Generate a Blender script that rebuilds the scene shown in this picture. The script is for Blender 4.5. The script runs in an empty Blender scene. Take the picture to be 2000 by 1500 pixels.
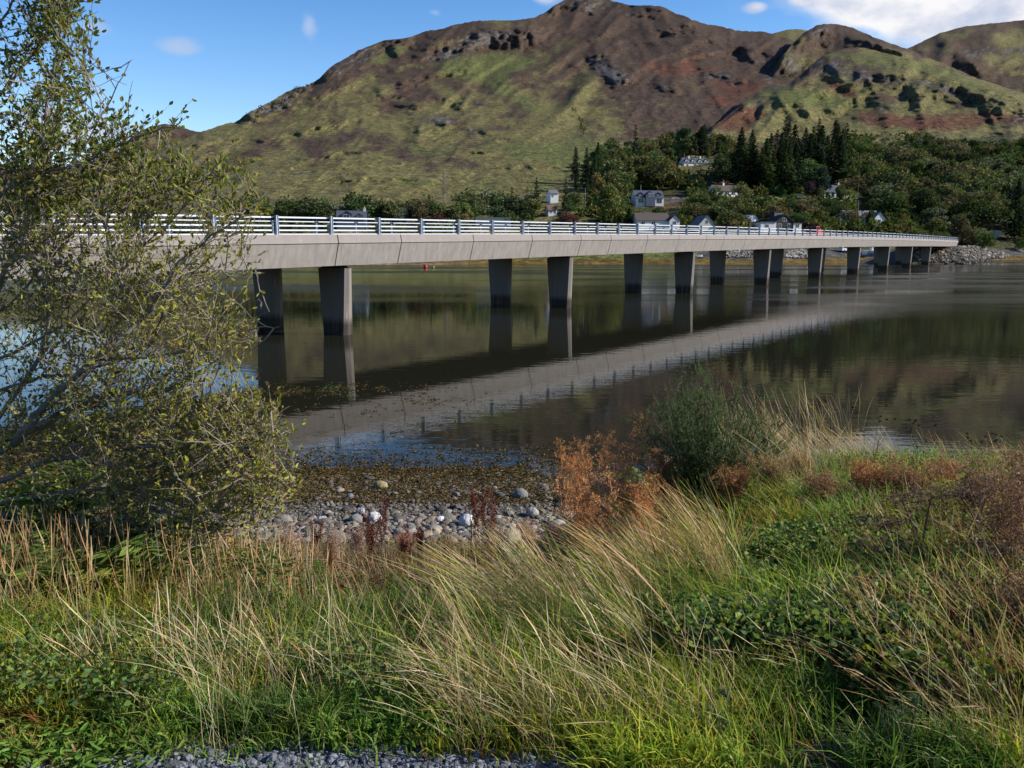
import bpy, math, random
import numpy as np
from mathutils import Vector, Matrix

# ------------------------------------------------------------------ camera, sky, sun, exposure
F, H, YH = 1600.0, 5.9, 476.7
PITCH = math.atan((750 - YH) / F)
SUN_AZ, SUN_EL = 92.0, 31.0            # degrees, azimuth clockwise from +Y (the view direction)
EXPOSURE = 0.42
SUN_STRENGTH, SKY_STRENGTH = 5.0, 0.050
scene = bpy.context.scene
C = scene.collection
cam_d = bpy.data.cameras.new('camera'); cam = bpy.data.objects.new('camera', cam_d); C.objects.link(cam)
cam_d.sensor_width = 36; cam_d.lens = 36 * F / 2000; cam_d.clip_start = 0.05; cam_d.clip_end = 20000
cam.location = (0, 0, H); cam.rotation_euler = (math.pi / 2 - PITCH, 0, 0)
scene.camera = cam
scene.view_settings.view_transform = 'Standard'; scene.view_settings.look = 'None'
scene.view_settings.exposure = EXPOSURE; scene.view_settings.gamma = 1
scene.cycles.max_bounces = 6; scene.cycles.diffuse_bounces = 3; scene.cycles.glossy_bounces = 3
scene.cycles.transmission_bounces = 4; scene.cycles.transparent_max_bounces = 6
scene.cycles.caustics_reflective = False; scene.cycles.caustics_refractive = False

sd = bpy.data.lights.new('sun', 'SUN'); sun = bpy.data.objects.new('sun', sd); C.objects.link(sun)
sd.energy = SUN_STRENGTH; sd.angle = math.radians(0.5); sd.color = (1.0, 0.94, 0.86)
az, el = math.radians(SUN_AZ), math.radians(SUN_EL)
sun_dir = Vector((math.cos(el) * math.sin(az), math.cos(el) * math.cos(az), math.sin(el)))
sun.rotation_euler = sun_dir.to_track_quat('Z', 'Y').to_euler()


class NT:
    """tiny node-tree writer"""
    def __init__(s, tree):
        s.t = tree; s.n = tree.nodes; s.l = tree.links
    def add(s, typ, **kw):
        nd = s.n.new(typ)
        for k, v in kw.items():
            if k == 'ins':
                for key, val in v.items():
                    if isinstance(val, bpy.types.NodeSocket): s.l.new(val, nd.inputs[key])
                    else: nd.inputs[key].default_value = val
            else: setattr(nd, k, v)
        return nd
    def math(s, op, a, b=0.0, c=None, clamp=False):
        nd = s.n.new('ShaderNodeMath'); nd.operation = op; nd.use_clamp = clamp
        for i, v in enumerate((a, b) if c is None else (a, b, c)):
            if isinstance(v, bpy.types.NodeSocket): s.l.new(v, nd.inputs[i])
            else: nd.inputs[i].default_value = v
        return nd.outputs[0]
    def ramp(s, fac, stops, interp='LINEAR'):
        nd = s.n.new('ShaderNodeValToRGB'); nd.color_ramp.interpolation = interp
        e = nd.color_ramp.elements
        while len(e) < len(stops): e.new(0.5)
        for i, (p, c) in enumerate(stops):
            e[i].position = p; e[i].color = c if len(c) == 4 else (*c, 1)
        s.l.new(fac, nd.inputs[0]); return nd.outputs[0]
    def noise(s, vec, scale, detail=3, rough=0.5, dim='3D'):
        nd = s.n.new('ShaderNodeTexNoise'); nd.noise_dimensions = dim
        nd.inputs['Scale'].default_value = scale; nd.inputs['Detail'].default_value = detail
        nd.inputs['Roughness'].default_value = rough
        if vec is not None: s.l.new(vec, nd.inputs['Vector'])
        return nd.outputs['Fac']
    def mix(s, fac, a, b, blend='MIX'):
        nd = s.n.new('ShaderNodeMix'); nd.data_type = 'RGBA'; nd.blend_type = blend
        for sock, v in ((nd.inputs[0], fac), (nd.inputs[6], a), (nd.inputs[7], b)):
            if isinstance(v, bpy.types.NodeSocket): s.l.new(v, sock)
            else: sock.default_value = (*v, 1) if isinstance(v, tuple) and len(v) == 3 else v
        return nd.outputs[2]


def make_world():
    w = bpy.data.worlds.new('World'); scene.world = w; w.use_nodes = True
    t = NT(w.node_tree); w.node_tree.nodes.clear()
    sky = t.add('ShaderNodeTexSky', sky_type='NISHITA', sun_disc=False, sun_elevation=el, sun_rotation=az,
                altitude=20.0, air_density=1.25, dust_density=0.15, ozone_density=3.0)
    tc = t.add('ShaderNodeTexCoord')
    sep = t.add('ShaderNodeSeparateXYZ', ins={0: tc.outputs['Generated']})
    azn = t.math('ARCTAN2', sep.outputs[0], sep.outputs[1])
    eln = t.math('ARCSINE', sep.outputs[2])
    # clouds: soft ellipses of (azimuth, elevation, half widths, strength), broken up by noise on the direction
    mp = t.add('ShaderNodeMapping', ins={0: tc.outputs['Generated'], 'Scale': (1.0, 1.0, 1.7)})
    nz = t.noise(mp.outputs[0], 7.0, 8, 0.58)
    nz2 = t.noise(mp.outputs[0], 2.6, 5, 0.55)
    def px(x, y): return math.atan((x - 1000) * math.cos(PITCH) / F), math.atan((YH - y) * math.cos(PITCH)**2 / F)
    total = None
    for (x, y, wx, wy, s) in [(1850, 0, 280, 125, 1.8), (2050, 0, 260, 140, 1.3), (1690, 15, 120, 75, 1.5), (1555, 45, 65, 22, 0.85), (1720, 60, 110, 60, 1.1),
                              (1455, 52, 30, 14, 0.8), (160, 285, 150, 50, 0.75), (-260, 250, 200, 90, .8), (1065, 6, 40, 28, 0.85), (375, 132, 60, 26, 0.60),
                              (620, 80, 30, 42, 0.62), (215, 110, 50, 20, 0.55), (855, 46, 26, 14, 0.5), (1250, -230, 180, 60, 0.8), (2400, -300, 500, 260, 0.95), (1750, -330, 120, 60, 0.8)]:
        a0, e0 = px(x, y)
        dx = t.math('DIVIDE', t.math('SUBTRACT', azn, a0), wx / F)
        dy = t.math('DIVIDE', t.math('SUBTRACT', eln, e0), wy / F)
        q = t.math('ADD', t.math('MULTIPLY', dx, dx), t.math('MULTIPLY', dy, dy))
        g = t.math('MULTIPLY', t.math('EXPONENT', t.math('MULTIPLY', q, -1.0)), s)
        total = g if total is None else t.math('MAXIMUM', total, g)
    # scattered fair-weather cloud elsewhere in the sky, out of the frame
    far = t.math('MULTIPLY', t.math('GREATER_THAN', t.math('ABSOLUTE', azn), 0.95), 0.10)
    total = t.math('MAXIMUM', total, far)
    dens = t.math('ADD', t.math('MULTIPLY', total, 1.15), t.math('MULTIPLY', t.math('SUBTRACT', nz, 0.5), 1.9))
    cov = t.add('ShaderNodeMapRange', interpolation_type='SMOOTHSTEP', ins={0: dens, 1: 0.38, 2: 0.72, 3: 0.0, 4: 1.0}).outputs[0]
    soft = t.math('MULTIPLY', cov, t.math('MINIMUM', t.math('MULTIPLY', t.math('MULTIPLY', total, total), 1.6), 1.0))
    shade = t.add('ShaderNodeMapRange', interpolation_type='SMOOTHSTEP', ins={0: t.math('ADD', nz, t.math('MULTIPLY', nz2, 1.2)), 1: .98, 2: 1.16, 3: 0.0, 4: 1.0}).outputs[0]
    ccol = t.mix(shade, (14.5, 14.4, 14.6), (8.4, 9.3, 11.8))
    hs = t.add('ShaderNodeHueSaturation', ins={'Saturation': 1.3, 'Value': 1.35, 'Color': sky.outputs[0]})
    lift = t.math('ADD', 1.0, t.math('MULTIPLY', t.math('EXPONENT', t.math('MULTIPLY', t.math('ABSOLUTE', eln), -3.2)), t.math('ADD', .75, t.math('MULTIPLY', t.math('COSINE', azn), .75))))
    lc = t.add('ShaderNodeCombineXYZ', ins={0: t.math('MULTIPLY', lift, .92), 1: t.math('MULTIPLY', lift, .95), 2: t.math('MULTIPLY', lift, 1.16)})
    col = t.mix(soft, t.mix(1.0, hs.outputs[0], lc.outputs[0], 'MULTIPLY'), ccol)
    bg = t.add('ShaderNodeBackground', ins={0: col, 1: SKY_STRENGTH})
    out = t.add('ShaderNodeOutputWorld', ins={0: bg.outputs[0]})
make_world()

# ------------------------------------------------------------------ helpers
def rays(x, y):
    """directions (not normalised, unit camera depth) of pixels of the 2000 x 1500 photograph"""
    x = np.asarray(x, float); y = np.asarray(y, float)
    cx = (x - 1000) / F; cy = (750 - y) / F; cp, sp = math.cos(PITCH), math.sin(PITCH)
    return np.stack([cx + 0 * cy, cp + cy * sp + 0 * cx, -sp + cy * cp + 0 * cx], -1)
def P(x, y, d): return rays(x, y) * np.asarray(d)[..., None] + np.array([0, 0, H])
def on_z(x, y, z=0.0):
    r = rays(x, y); return r * ((z - H) / r[..., 2])[..., None] + np.array([0, 0, H])
def project(p):
    p = np.asarray(p, float) - np.array([0, 0, H]); cp, sp = math.cos(PITCH), math.sin(PITCH)
    zc = p[..., 1] * cp - p[..., 2] * sp; yc = p[..., 1] * sp + p[..., 2] * cp
    return 1000 + F * p[..., 0] / zc, 750 - F * yc / zc, zc

def vnoise(x, y, seed=0, n=256):
    g = np.random.RandomState(seed).rand(n, n)
    xi = np.floor(x).astype(int); yi = np.floor(y).astype(int); fx = x - xi; fy = y - yi
    fx = fx * fx * fx * (fx * (fx * 6 - 15) + 10); fy = fy * fy * fy * (fy * (fy * 6 - 15) + 10)
    a = g[xi % n, yi % n]; b = g[(xi + 1) % n, yi % n]; c = g[xi % n, (yi + 1) % n]; d = g[(xi + 1) % n, (yi + 1) % n]
    return (a * (1 - fx) + b * fx) * (1 - fy) + (c * (1 - fx) + d * fx) * fy
def fbm(x, y, seed=0, octv=4, gain=0.5, ridged=False):
    s = 0; a = 1; tot = 0
    for i in range(octv):
        v = vnoise(x * 2**i + 17.3 * i, y * 2**i - 9.1 * i, seed + i)
        if ridged: v = 1 - np.abs(2 * v - 1)
        s = s + a * v; tot += a; a *= gain
    return s / tot
def sstep(a, b, x):
    t = np.clip((x - a) / (b - a), 0, 1); return t * t * (3 - 2 * t)

def mesh_np(name, verts, faces, mat=None, col=None, smooth=False):
    """faces: (n,3) or (n,4) int array; col: (nv,3)"""
    verts = np.asarray(verts, np.float32).reshape(-1, 3); faces = np.asarray(faces, np.int32)
    me = bpy.data.meshes.new(name); k = faces.shape[1]; nf = len(faces)
    me.vertices.add(len(verts)); me.vertices.foreach_set('co', verts.ravel())
    me.loops.add(nf * k); me.loops.foreach_set('vertex_index', faces.ravel())
    me.polygons.add(nf); me.polygons.foreach_set('loop_start', np.arange(nf, dtype=np.int32) * k)
    me.polygons.foreach_set('use_smooth', np.full(nf, smooth))
    me.update(calc_edges=True)
    if col is not None:
        at = me.color_attributes.new('Col', 'FLOAT_COLOR', 'POINT')
        c4 = np.ones((len(verts), 4), np.float32); c4[:, :3] = col; at.data.foreach_set('color', c4.ravel())
    if mat: me.materials.append(mat)
    return me
def link(name, me, parent=None, loc=None):
    o = bpy.data.objects.new(name, me); C.objects.link(o)
    if parent: o.parent = parent
    if loc is not None: o.location = tuple(loc)
    return o
def empty(name, loc=(0, 0, 0), rz=0.0):
    o = bpy.data.objects.new(name, None); C.objects.link(o); o.location = tuple(loc); o.rotation_euler = (0, 0, rz)
    o.empty_display_size = 0.3; return o
def tag(o, label=None, cat=None, group=None, kind=None):
    if label: o['label'] = label
    if cat: o['category'] = cat
    if group: o['group'] = group
    if kind: o['kind'] = kind
    return o
def copy_tree(o, parent=None):
    c = o.copy(); C.objects.link(c)
    if parent: c.parent = parent
    for ch in list(o.children): copy_tree(ch, c)
    return c

class MB:
    """collects simple solids into ONE mesh"""
    def __init__(s): s.v = []; s.f = []
    def poly(s, pts, faces):
        b = len(s.v); s.v += [tuple(map(float, p)) for p in pts]; s.f += [tuple(b + i for i in f) for f in faces]
    def box(s, x0, x1, y0, y1, z0, z1):
        s.poly([(x0, y0, z0), (x1, y0, z0), (x1, y1, z0), (x0, y1, z0), (x0, y0, z1), (x1, y0, z1), (x1, y1, z1), (x0, y1, z1)],
               [(0, 3, 2, 1), (4, 5, 6, 7), (0, 1, 5, 4), (1, 2, 6, 5), (2, 3, 7, 6), (3, 0, 4, 7)])
    def prism(s, prof, x0, x1, axis='x'):
        """profile [(a, z)] extruded along axis (a is the other horizontal axis)"""
        n = len(prof)
        if axis == 'x': pts = [(x0, a, z) for a, z in prof] + [(x1, a, z) for a, z in prof]
        else: pts = [(a, x0, z) for a, z in prof] + [(a, x1, z) for a, z in prof]
        s.poly(pts, [tuple(range(n)), tuple(range(2 * n - 1, n - 1, -1))] + [(i, i + n, (i + 1) % n + n, (i + 1) % n) for i in range(n)])
    def hull(s, a, b):
        """loop a joined to loop b, both capped"""
        n = len(a); s.poly(list(a) + list(b), [tuple(range(n))[::-1], tuple(range(n, 2 * n))] + [(i, (i + 1) % n, (i + 1) % n + n, i + n) for i in range(n)])
    def tube(s, p0, p1, r0, r1=None, n=8):
        r1 = r0 if r1 is None else r1; p0, p1 = Vector(p0), Vector(p1); d = (p1 - p0).normalized()
        u = d.orthogonal().normalized(); w = d.cross(u)
        ring = lambda p, r: [p + (u * math.cos(2 * math.pi * i / n) + w * math.sin(2 * math.pi * i / n)) * r for i in range(n)]
        s.hull(ring(p0, r0), ring(p1, r1))
    def mesh(s, name, mat, smooth=False, bevel=0):
        me = bpy.data.meshes.new(name); me.from_pydata(s.v, [], s.f); me.update()
        me.materials.append(mat)
        if smooth:
            for p in me.polygons: p.use_smooth = True
        return me
    def build(s, name, mat, parent=None, loc=None, smooth=False):
        return link(name, s.mesh(name, mat, smooth), parent, loc)

def principled(name, color, rough=0.7, noise=0.0, nscale=4.0, bump=0.0, bscale=20.0, metal=0.0, attr=False, objcol=False, spec=0.4):
    m = bpy.data.materials.new(name); m.use_nodes = True; t = NT(m.node_tree); t.n.clear()
    tc = t.add('ShaderNodeTexCoord'); vec = tc.outputs['Object']
    if attr: base = t.add('ShaderNodeAttribute', attribute_name='Col').outputs['Color']
    elif objcol: base = t.add('ShaderNodeObjectInfo').outputs['Color']
    else: base = t.add('ShaderNodeRGB').outputs[0]; base.default_value = (*color, 1)
    if noise:
        nz = t.noise(vec, nscale, 5, 0.6)
        k = t.add('ShaderNodeMapRange', ins={0: nz, 1: 0.3, 2: 0.7, 3: 1 - noise, 4: 1 + noise}).outputs[0]
        cmb = t.add('ShaderNodeCombineXYZ', ins={0: k, 1: k, 2: k})
        base = t.mix(1.0, base, cmb.outputs[0], 'MULTIPLY')
    b = t.add('ShaderNodeBsdfPrincipled', ins={'Base Color': base, 'Roughness': rough, 'Metallic': metal, 'Specular IOR Level': spec})
    if bump:
        bn = t.add('ShaderNodeBump', ins={'Strength': bump, 'Distance': 0.1, 'Height': t.noise(vec, bscale, 5, 0.6)})
        t.l.new(bn.outputs[0], b.inputs['Normal'])
    t.add('ShaderNodeOutputMaterial', ins={0: b.outputs[0]})
    return m
def foliage_mat(name, transl=0.35, objcol=False, rough=0.55, spec=0.3, nscale=0.5, namp=0.25):
    """leaf: diffuse + translucent + a weak sheen; colour from the vertex attribute (times the object colour)"""
    m = bpy.data.materials.new(name); m.use_nodes = True; t = NT(m.node_tree); t.n.clear()
    col = t.add('ShaderNodeAttribute', attribute_name='Col').outputs['Color']
    if objcol: col = t.mix(1.0, col, t.add('ShaderNodeObjectInfo').outputs['Color'], 'MULTIPLY')
    b = t.add('ShaderNodeBsdfPrincipled', ins={'Base Color': col, 'Roughness': rough, 'Specular IOR Level': spec})
    tr = t.add('ShaderNodeBsdfTranslucent', ins={0: t.mix(1.0, col, (1.0, 1.05, 0.6), 'MULTIPLY')})
    mx = t.add('ShaderNodeMixShader', ins={0: transl, 1: b.outputs[0], 2: tr.outputs[0]})
    t.add('ShaderNodeOutputMaterial', ins={0: mx.outputs[0]})
    return m
# ------------------------------------------------------------------ far terrain: ground given as distance along each direction
_ys = np.array([560, 530, 515, 500, 488, 476, 450, 430, 400, 350, 300, 250, 200, 150, 100, 50, 0, -60])
_ds = np.array([190, 225, 250, 262, 270, 279, 296, 314, 348, 432, 545, 705, 905, 1135, 1385, 1645, 1905, 2200])
def D0(y):
    return np.exp(sum(np.interp(np.asarray(y, float) + k, _ys[::-1], np.log(_ds[::-1])) for k in (-12, -6, 0, 6, 12)) / 5)
def shore(x): return np.interp(x, [-300, 650, 950, 1250, 1500, 1820, 2000, 2300], [516, 518.5, 516, 515, 516, 510.5, 508, 506])
def d_at(x, y):
    """camera depth of the settled shore and mountain base"""
    x = np.asarray(x, float); y = np.asarray(y, float)
    dsh = H / -rays(x, shore(x))[..., 2]
    return D0(y) * (1 + (dsh / D0(shore(x)) - 1) * sstep(230, 420, y))
# crags: (points along the upper edge, height in pixels of the steep face below it)
CRAGS = [([(456, 246), (480, 224), (530, 198), (575, 176), (605, 166), (616, 172)], 32, 1.1), ([(618, 158), (640, 136), (700, 100), (742, 82), (800, 78), (815, 84)], 32, 1.1),
         ([(800, 122), (850, 92), (880, 77), (930, 62), (1000, 52), (1040, 64), (1078, 90)], 42, 1.0), ([(700, 206), (760, 174), (840, 140), (900, 134), (945, 150)], 24, 1.1),
         ([(776, 238), (840, 192), (900, 185), (935, 198)], 30, .9), ([(790, 262), (850, 236), (890, 238)], 28, .9), ([(884, 256), (935, 246), (965, 262)], 16, .8),
         ([(1062, 30), (1085, 10), (1130, 2), (1185, 8)], 24, 1.0), ([(1232, 30), (1262, 14), (1305, 26)], 20, .6), ([(1140, 112), (1175, 110), (1215, 148), (1232, 170)], 30, .6),
         ([(1268, 152), (1300, 166), (1332, 180)], 20, .6), ([(1362, 150), (1385, 144), (1440, 148), (1462, 168)], 20, .7), ([(470, 286), (560, 262), (640, 244), (700, 240)], 12, 1.2),
         ([(320, 302), (380, 284), (440, 268)], 10, 1.2), ([(520, 336), (640, 300), (720, 292)], 10, 1.1), ([(960, 330), (1040, 322), (1120, 330)], 6, 1.2), ([(640, 352), (760, 346), (830, 350)], 7, 1.3),
         ([(560, 215), (640, 175), (700, 150), (760, 132)], 20, .8), ([(620, 250), (700, 226), (760, 222)], 14, .9), ([(1000, 130), (1100, 118), (1150, 140)], 12, .5), ([(1250, 60), (1330, 50), (1400, 70)], 16, .5),
         ([(1440, 110), (1490, 96), (1530, 120)], 26, .6), ([(860, 305), (920, 292), (1000, 300)], 8, 1.0)]
def crag_field(x, y, crags):
    out = np.zeros_like(x); x, y = x + 26 * (fbm(x / 22, y / 14, 401, 3, .6) - .5), y + 20 * (fbm(x / 18, y / 12, 402, 3, .6) - .5)
    for pts, band, k in crags:
        p = np.array(pts, float); best = np.full(x.shape, 1e9); side = np.zeros_like(x); tt = np.zeros_like(x)
        for j, (a, b) in enumerate(zip(p[:-1], p[1:])):
            ab = b - a; t = np.clip(((x - a[0]) * ab[0] + (y - a[1]) * ab[1]) / (ab @ ab), 0, 1)
            dx, dy = x - a[0] - t * ab[0], y - a[1] - t * ab[1]; d = np.hypot(dx, dy)
            m = d < best; best = np.where(m, d, best); side = np.where(m, np.sign(ab[0] * dy - ab[1] * dx), side); tt = np.where(m, j + t, tt)
        taper = np.clip(np.sin(np.pi * np.clip(tt / (len(p) - 1), .04, .96)) * 1.6, 0, 1) * np.exp(-np.maximum(0, best - band) / band * .5)
        prof = np.where(side > 0, np.clip(1 - best / band, 0, 1), np.exp(-best / (1.5 * band)))
        out = np.minimum(out, -.0025 * band * k * taper * prof)
    return out
def relief(x, y, seed=3, k=1.0):
    al, ac = -.88 * x + .47 * y, .47 * x + .88 * y
    wx = 60 * (fbm(x / 170, y / 170, seed + 50, 3) - .5)
    r = .14 * (.5 - fbm((al + wx) / 330, (ac + 2 * wx) / 95, seed, 4, .5, True))
    g = sstep(1100, 1300, x)                                   # steep burns on the right-hand part
    b1, b2 = .5 * x + .87 * y, .87 * x - .5 * y
    r += g * .050 * (.5 - fbm(b1 / 300, (b2 + wx) / 62, seed + 9, 3, .5, True))
    r += .017 * (.5 - fbm(x / 38, y / 15, seed + 20, 4, .55, True)) + .006 * (.5 - fbm(x / 9, y / 5, seed + 30, 3))
    return r * k
def ell(x, y, cx, cy, rx, ry, ang=0.0):
    c, s = math.cos(ang), math.sin(ang); u = ((x - cx) * c + (y - cy) * s) / rx; v = (-(x - cx) * s + (y - cy) * c) / ry
    return np.exp(-(u * u + v * v))
TAN, HEATH, GREEN, RUST = np.array([.158, .142, .056]), np.array([.080, .054, .038]), np.array([.118, .136, .042]), np.array([.115, .048, .030])
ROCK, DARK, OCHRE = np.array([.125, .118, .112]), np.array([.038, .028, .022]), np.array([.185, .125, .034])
def lerp(a, b, t): return a + (b - a) * np.clip(t, 0, 1)[..., None]
def hill_colour(x, y, heath, greens=(), rusts=(), crags=(), seed=5):
    n1 = fbm(x / 90, y / 40, seed, 5, .6); n2 = fbm(x / 28, y / 12, seed + 7, 4, .6); n3 = fbm(x / 7, y / 4, seed + 14, 3, .6)
    c = lerp(np.broadcast_to(TAN, x.shape + (3,)), HEATH, sstep(.36, .62, heath + (n1 - .5) * .9 + (n2 - .5) * .55))
    gm = sum((ell(x, y, *g[:5]) * g[5] for g in greens), np.zeros_like(x)) if greens else np.zeros_like(x)
    c = lerp(c, GREEN, .75 * sstep(.42, .80, gm + (n2 - .5) * .8 + (n1 - .5) * .4))
    rm = sum((ell(x, y, *g[:5]) * g[5] for g in rusts), np.zeros_like(x)) if rusts else np.zeros_like(x)
    c = lerp(c, RUST, .85 * sstep(.4, .7, rm + (n2 - .5) * .7))
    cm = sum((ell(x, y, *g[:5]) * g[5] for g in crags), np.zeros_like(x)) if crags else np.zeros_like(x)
    c = lerp(c, DARK * 1.4, .62 * sstep(.42, .72, cm + (n2 - .5) * .6 + (n3 - .5) * .7))  # crag shade put partly into the colour, along with dark heather and rock
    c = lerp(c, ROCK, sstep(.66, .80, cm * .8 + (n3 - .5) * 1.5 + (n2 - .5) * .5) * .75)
    return c * (.80 + .40 * n3)[..., None] * (.82 + .36 * n2)[..., None]

def terrain_mat(name, bump=0.7):
    m = bpy.data.materials.new(name); m.use_nodes = True; t = NT(m.node_tree); t.n.clear()
    vec = t.add('ShaderNodeTexCoord').outputs['Object']
    col = t.add('ShaderNodeAttribute', attribute_name='Col').outputs['Color']
    n1 = t.noise(vec, 0.13, 8, 0.72); n2 = t.noise(vec, 0.6, 5, 0.7)
    k = t.add('ShaderNodeMapRange', ins={0: n1, 1: .34, 2: .66, 3: .55, 4: 1.45}).outputs[0]
    k2 = t.add('ShaderNodeMapRange', ins={0: n2, 1: .36, 2: .62, 3: .45, 4: 1.40}).outputs[0]
    kk = t.math('MULTIPLY', k, k2); cmb = t.add('ShaderNodeCombineXYZ', ins={0: kk, 1: kk, 2: kk})
    col = t.mix(1.0, col, cmb.outputs[0], 'MULTIPLY')
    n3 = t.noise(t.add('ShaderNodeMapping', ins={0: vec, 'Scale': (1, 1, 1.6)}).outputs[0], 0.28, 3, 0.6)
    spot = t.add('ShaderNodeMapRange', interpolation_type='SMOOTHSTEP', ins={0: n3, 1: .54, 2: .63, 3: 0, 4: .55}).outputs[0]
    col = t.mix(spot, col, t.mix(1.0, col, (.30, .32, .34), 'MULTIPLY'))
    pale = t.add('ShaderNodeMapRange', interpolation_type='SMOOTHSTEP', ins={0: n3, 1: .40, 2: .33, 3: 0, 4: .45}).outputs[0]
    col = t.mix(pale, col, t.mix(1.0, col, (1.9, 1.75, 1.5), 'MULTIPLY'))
    bn = t.add('ShaderNodeBump', ins={'Strength': bump, 'Distance': 5.0, 'Height': t.math('ADD', n1, t.math('ADD', t.math('MULTIPLY', n2, .35), t.math('MULTIPLY', n3, .35)))})
    b = t.add('ShaderNodeBsdfPrincipled', ins={'Base Color': col, 'Roughness': 0.9, 'Specular IOR Level': .1, 'Normal': bn.outputs[0]})
    t.add('ShaderNodeOutputMaterial', ins={0: b.outputs[0]}); return m
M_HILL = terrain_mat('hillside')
def layer(name, x0, x1, step, top, bot, dfun, cfun, rows, rough=1.5, seed=1, label=None):
    xs = np.arange(x0, x1 + step, step, dtype=float); top = np.array(top, float)
    yt = np.interp(xs, top[:, 0], top[:, 1]); k = np.ones(5) / 5
    yt = np.convolve(np.pad(yt, 2, 'edge'), k, 'valid')
    yt += rough * (fbm(xs / 14, xs * 0 + seed, seed, 5, .6, True) - .55) * 3
    yb = np.broadcast_to(bot(xs) if callable(bot) else np.full(xs.shape, float(bot)), xs.shape)
    v = np.linspace(0, 1, rows)[:, None]; y = yb + (yt - yb) * v; x = np.broadcast_to(xs, y.shape)
    d = dfun(x, y) * (1 + .05 * sstep(.9, 1.0, v) ** 2)
    d = np.maximum.accumulate(d, axis=0) + np.arange(rows)[:, None] * .02
    pts = P(x, y, d); col = cfun(x, y)
    back = []; bc = []
    for q, (kd, kz) in enumerate(((1.03, .995), (1.12, .93), (1.35, .7), (1.8, .25), (2.2, -.05))):
        b = pts[-1].copy(); z = b[:, 2].copy(); b[:, :2] *= kd; b[:, 2] = z * kz; back.append(b); bc.append(col[-1])
    pts = np.concatenate([pts, np.array(back)]); col = np.concatenate([col, np.array(bc)])
    R, N = pts.shape[:2]; i = np.arange(R * N).reshape(R, N)
    f = np.stack([i[:-1, :-1], i[:-1, 1:], i[1:, 1:], i[1:, :-1]], -1).reshape(-1, 4)
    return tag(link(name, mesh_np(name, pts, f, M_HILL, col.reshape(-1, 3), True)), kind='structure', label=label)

G_MAIN = [(950, 125, 130, 28, -.1, 1.0), (760, 105, 60, 14, -.4, .8), (1100, 300, 200, 34, .12, .9), (900, 360, 420, 26, 0, .62), (1010, 190, 130, 26, .5, .7), (1240, 340, 90, 36, 0, .7),
          (1160, 215, 60, 30, .3, .5), (700, 190, 60, 14, -.4, .5), (560, 130, 40, 10, -.5, .5), (1260, 385, 120, 22, 0, .7), (820, 290, 90, 20, .2, .5)]
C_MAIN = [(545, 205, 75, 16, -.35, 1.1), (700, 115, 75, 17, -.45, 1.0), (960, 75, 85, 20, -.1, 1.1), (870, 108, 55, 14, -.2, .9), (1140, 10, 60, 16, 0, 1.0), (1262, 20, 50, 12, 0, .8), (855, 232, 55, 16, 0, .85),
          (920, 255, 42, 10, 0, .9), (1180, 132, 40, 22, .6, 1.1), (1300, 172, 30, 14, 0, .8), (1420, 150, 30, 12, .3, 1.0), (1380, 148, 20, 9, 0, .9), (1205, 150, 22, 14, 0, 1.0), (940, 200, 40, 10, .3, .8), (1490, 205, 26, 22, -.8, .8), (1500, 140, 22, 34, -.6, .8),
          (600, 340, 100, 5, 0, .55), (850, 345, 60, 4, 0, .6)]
R_MAIN = [(1430, 190, 80, 40, -.3, .6), (1330, 130, 160, 40, .1, .55)]
def col_main(x, y):
    heath = .42 + .30 * sstep(260, 60, y) + .22 * sstep(1080, 1300, x) * sstep(330, 200, y) - .22 * sstep(300, 400, y)
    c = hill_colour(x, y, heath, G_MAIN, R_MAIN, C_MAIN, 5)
    # shore: pasture above a wrack-yellow tide zone and grey shingle
    n = fbm(x / 40, y / 5, 77, 4, .6)
    sh = shore(x)
    c = lerp(c, np.array([.062, .066, .028]), sstep(1120, 1180, x) * sstep(290, 325, y + .12 * (x - 1500)) * .9)
    c = lerp(c, np.array([.16, .155, .06]), sstep(455, 478, y) * sstep(1250, 1100, x))
    c = lerp(c, np.array([.17, .25, .05]), np.clip(ell(x, y, 1500, 388, 22, 3) + ell(x, y, 1482, 437, 34, 4) + ell(x, y, 1556, 434, 22, 4), 0, 1))
    c = lerp(c, np.array([.13, .10, .085]), sstep(.35, .6, ell(x, y, 1313, 392, 26, 8))); c = lerp(c, np.array([.34, .31, .28]), sstep(.4, .6, ell(x, y, 1325, 386, 18, 1.6)))
    c = lerp(c, np.array([.16, .085, .045]), sstep(.4, .7, ell(x, y, 1600, 396, 60, 7) + ell(x, y, 1310, 406, 40, 5)))
    c = lerp(c, GREEN * 1.1, sstep(479, 488, y) * sstep(1420, 1330, x))
    c = lerp(c, ROCK * .9, sstep(484, 490, y) * sstep(1340, 1400, x))
    c = lerp(c, OCHRE * (.6 + .6 * n)[..., None], sstep(sh - 12, sh - 8, y + 8 * (n - .5)))
    c = lerp(c, np.array([.25, .19, .12]), sstep(sh - 4, sh - 1.5, y) * sstep(1000, 800, x))
    return c
TOP_MAIN = [(-900, 385), (-300, 378), (0, 352), (150, 338), (240, 318), (300, 297), (340, 280), (380, 262), (440, 242), (462, 238), (480, 222), (530, 197), (560, 178), (605, 165), (622, 155), (640, 134), (700, 98), (742, 81), (800, 72), (830, 60), (860, 57), (900, 46), (930, 40),
            (1000, 40), (1040, 36), (1062, 26), (1085, 8), (1110, -4), (1150, -5), (1190, 0), (1225, 9), (1260, 10), (1292, 12), (1320, 26), (1370, 45), (1405, 50), (1440, 60), (1490, 62), (1530, 72), (1580, 90), (1700, 140), (2000, 200), (3200, 250)]
def d_main(x, y): return d_at(x, y) * (1 + (relief(x, y) + crag_field(x, y, CRAGS)) * sstep(470, 330, y))
hill_main = layer('mountain', -900, 2900, 4, TOP_MAIN, lambda x: shore(x) + 22, d_main, col_main, 250)
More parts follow.
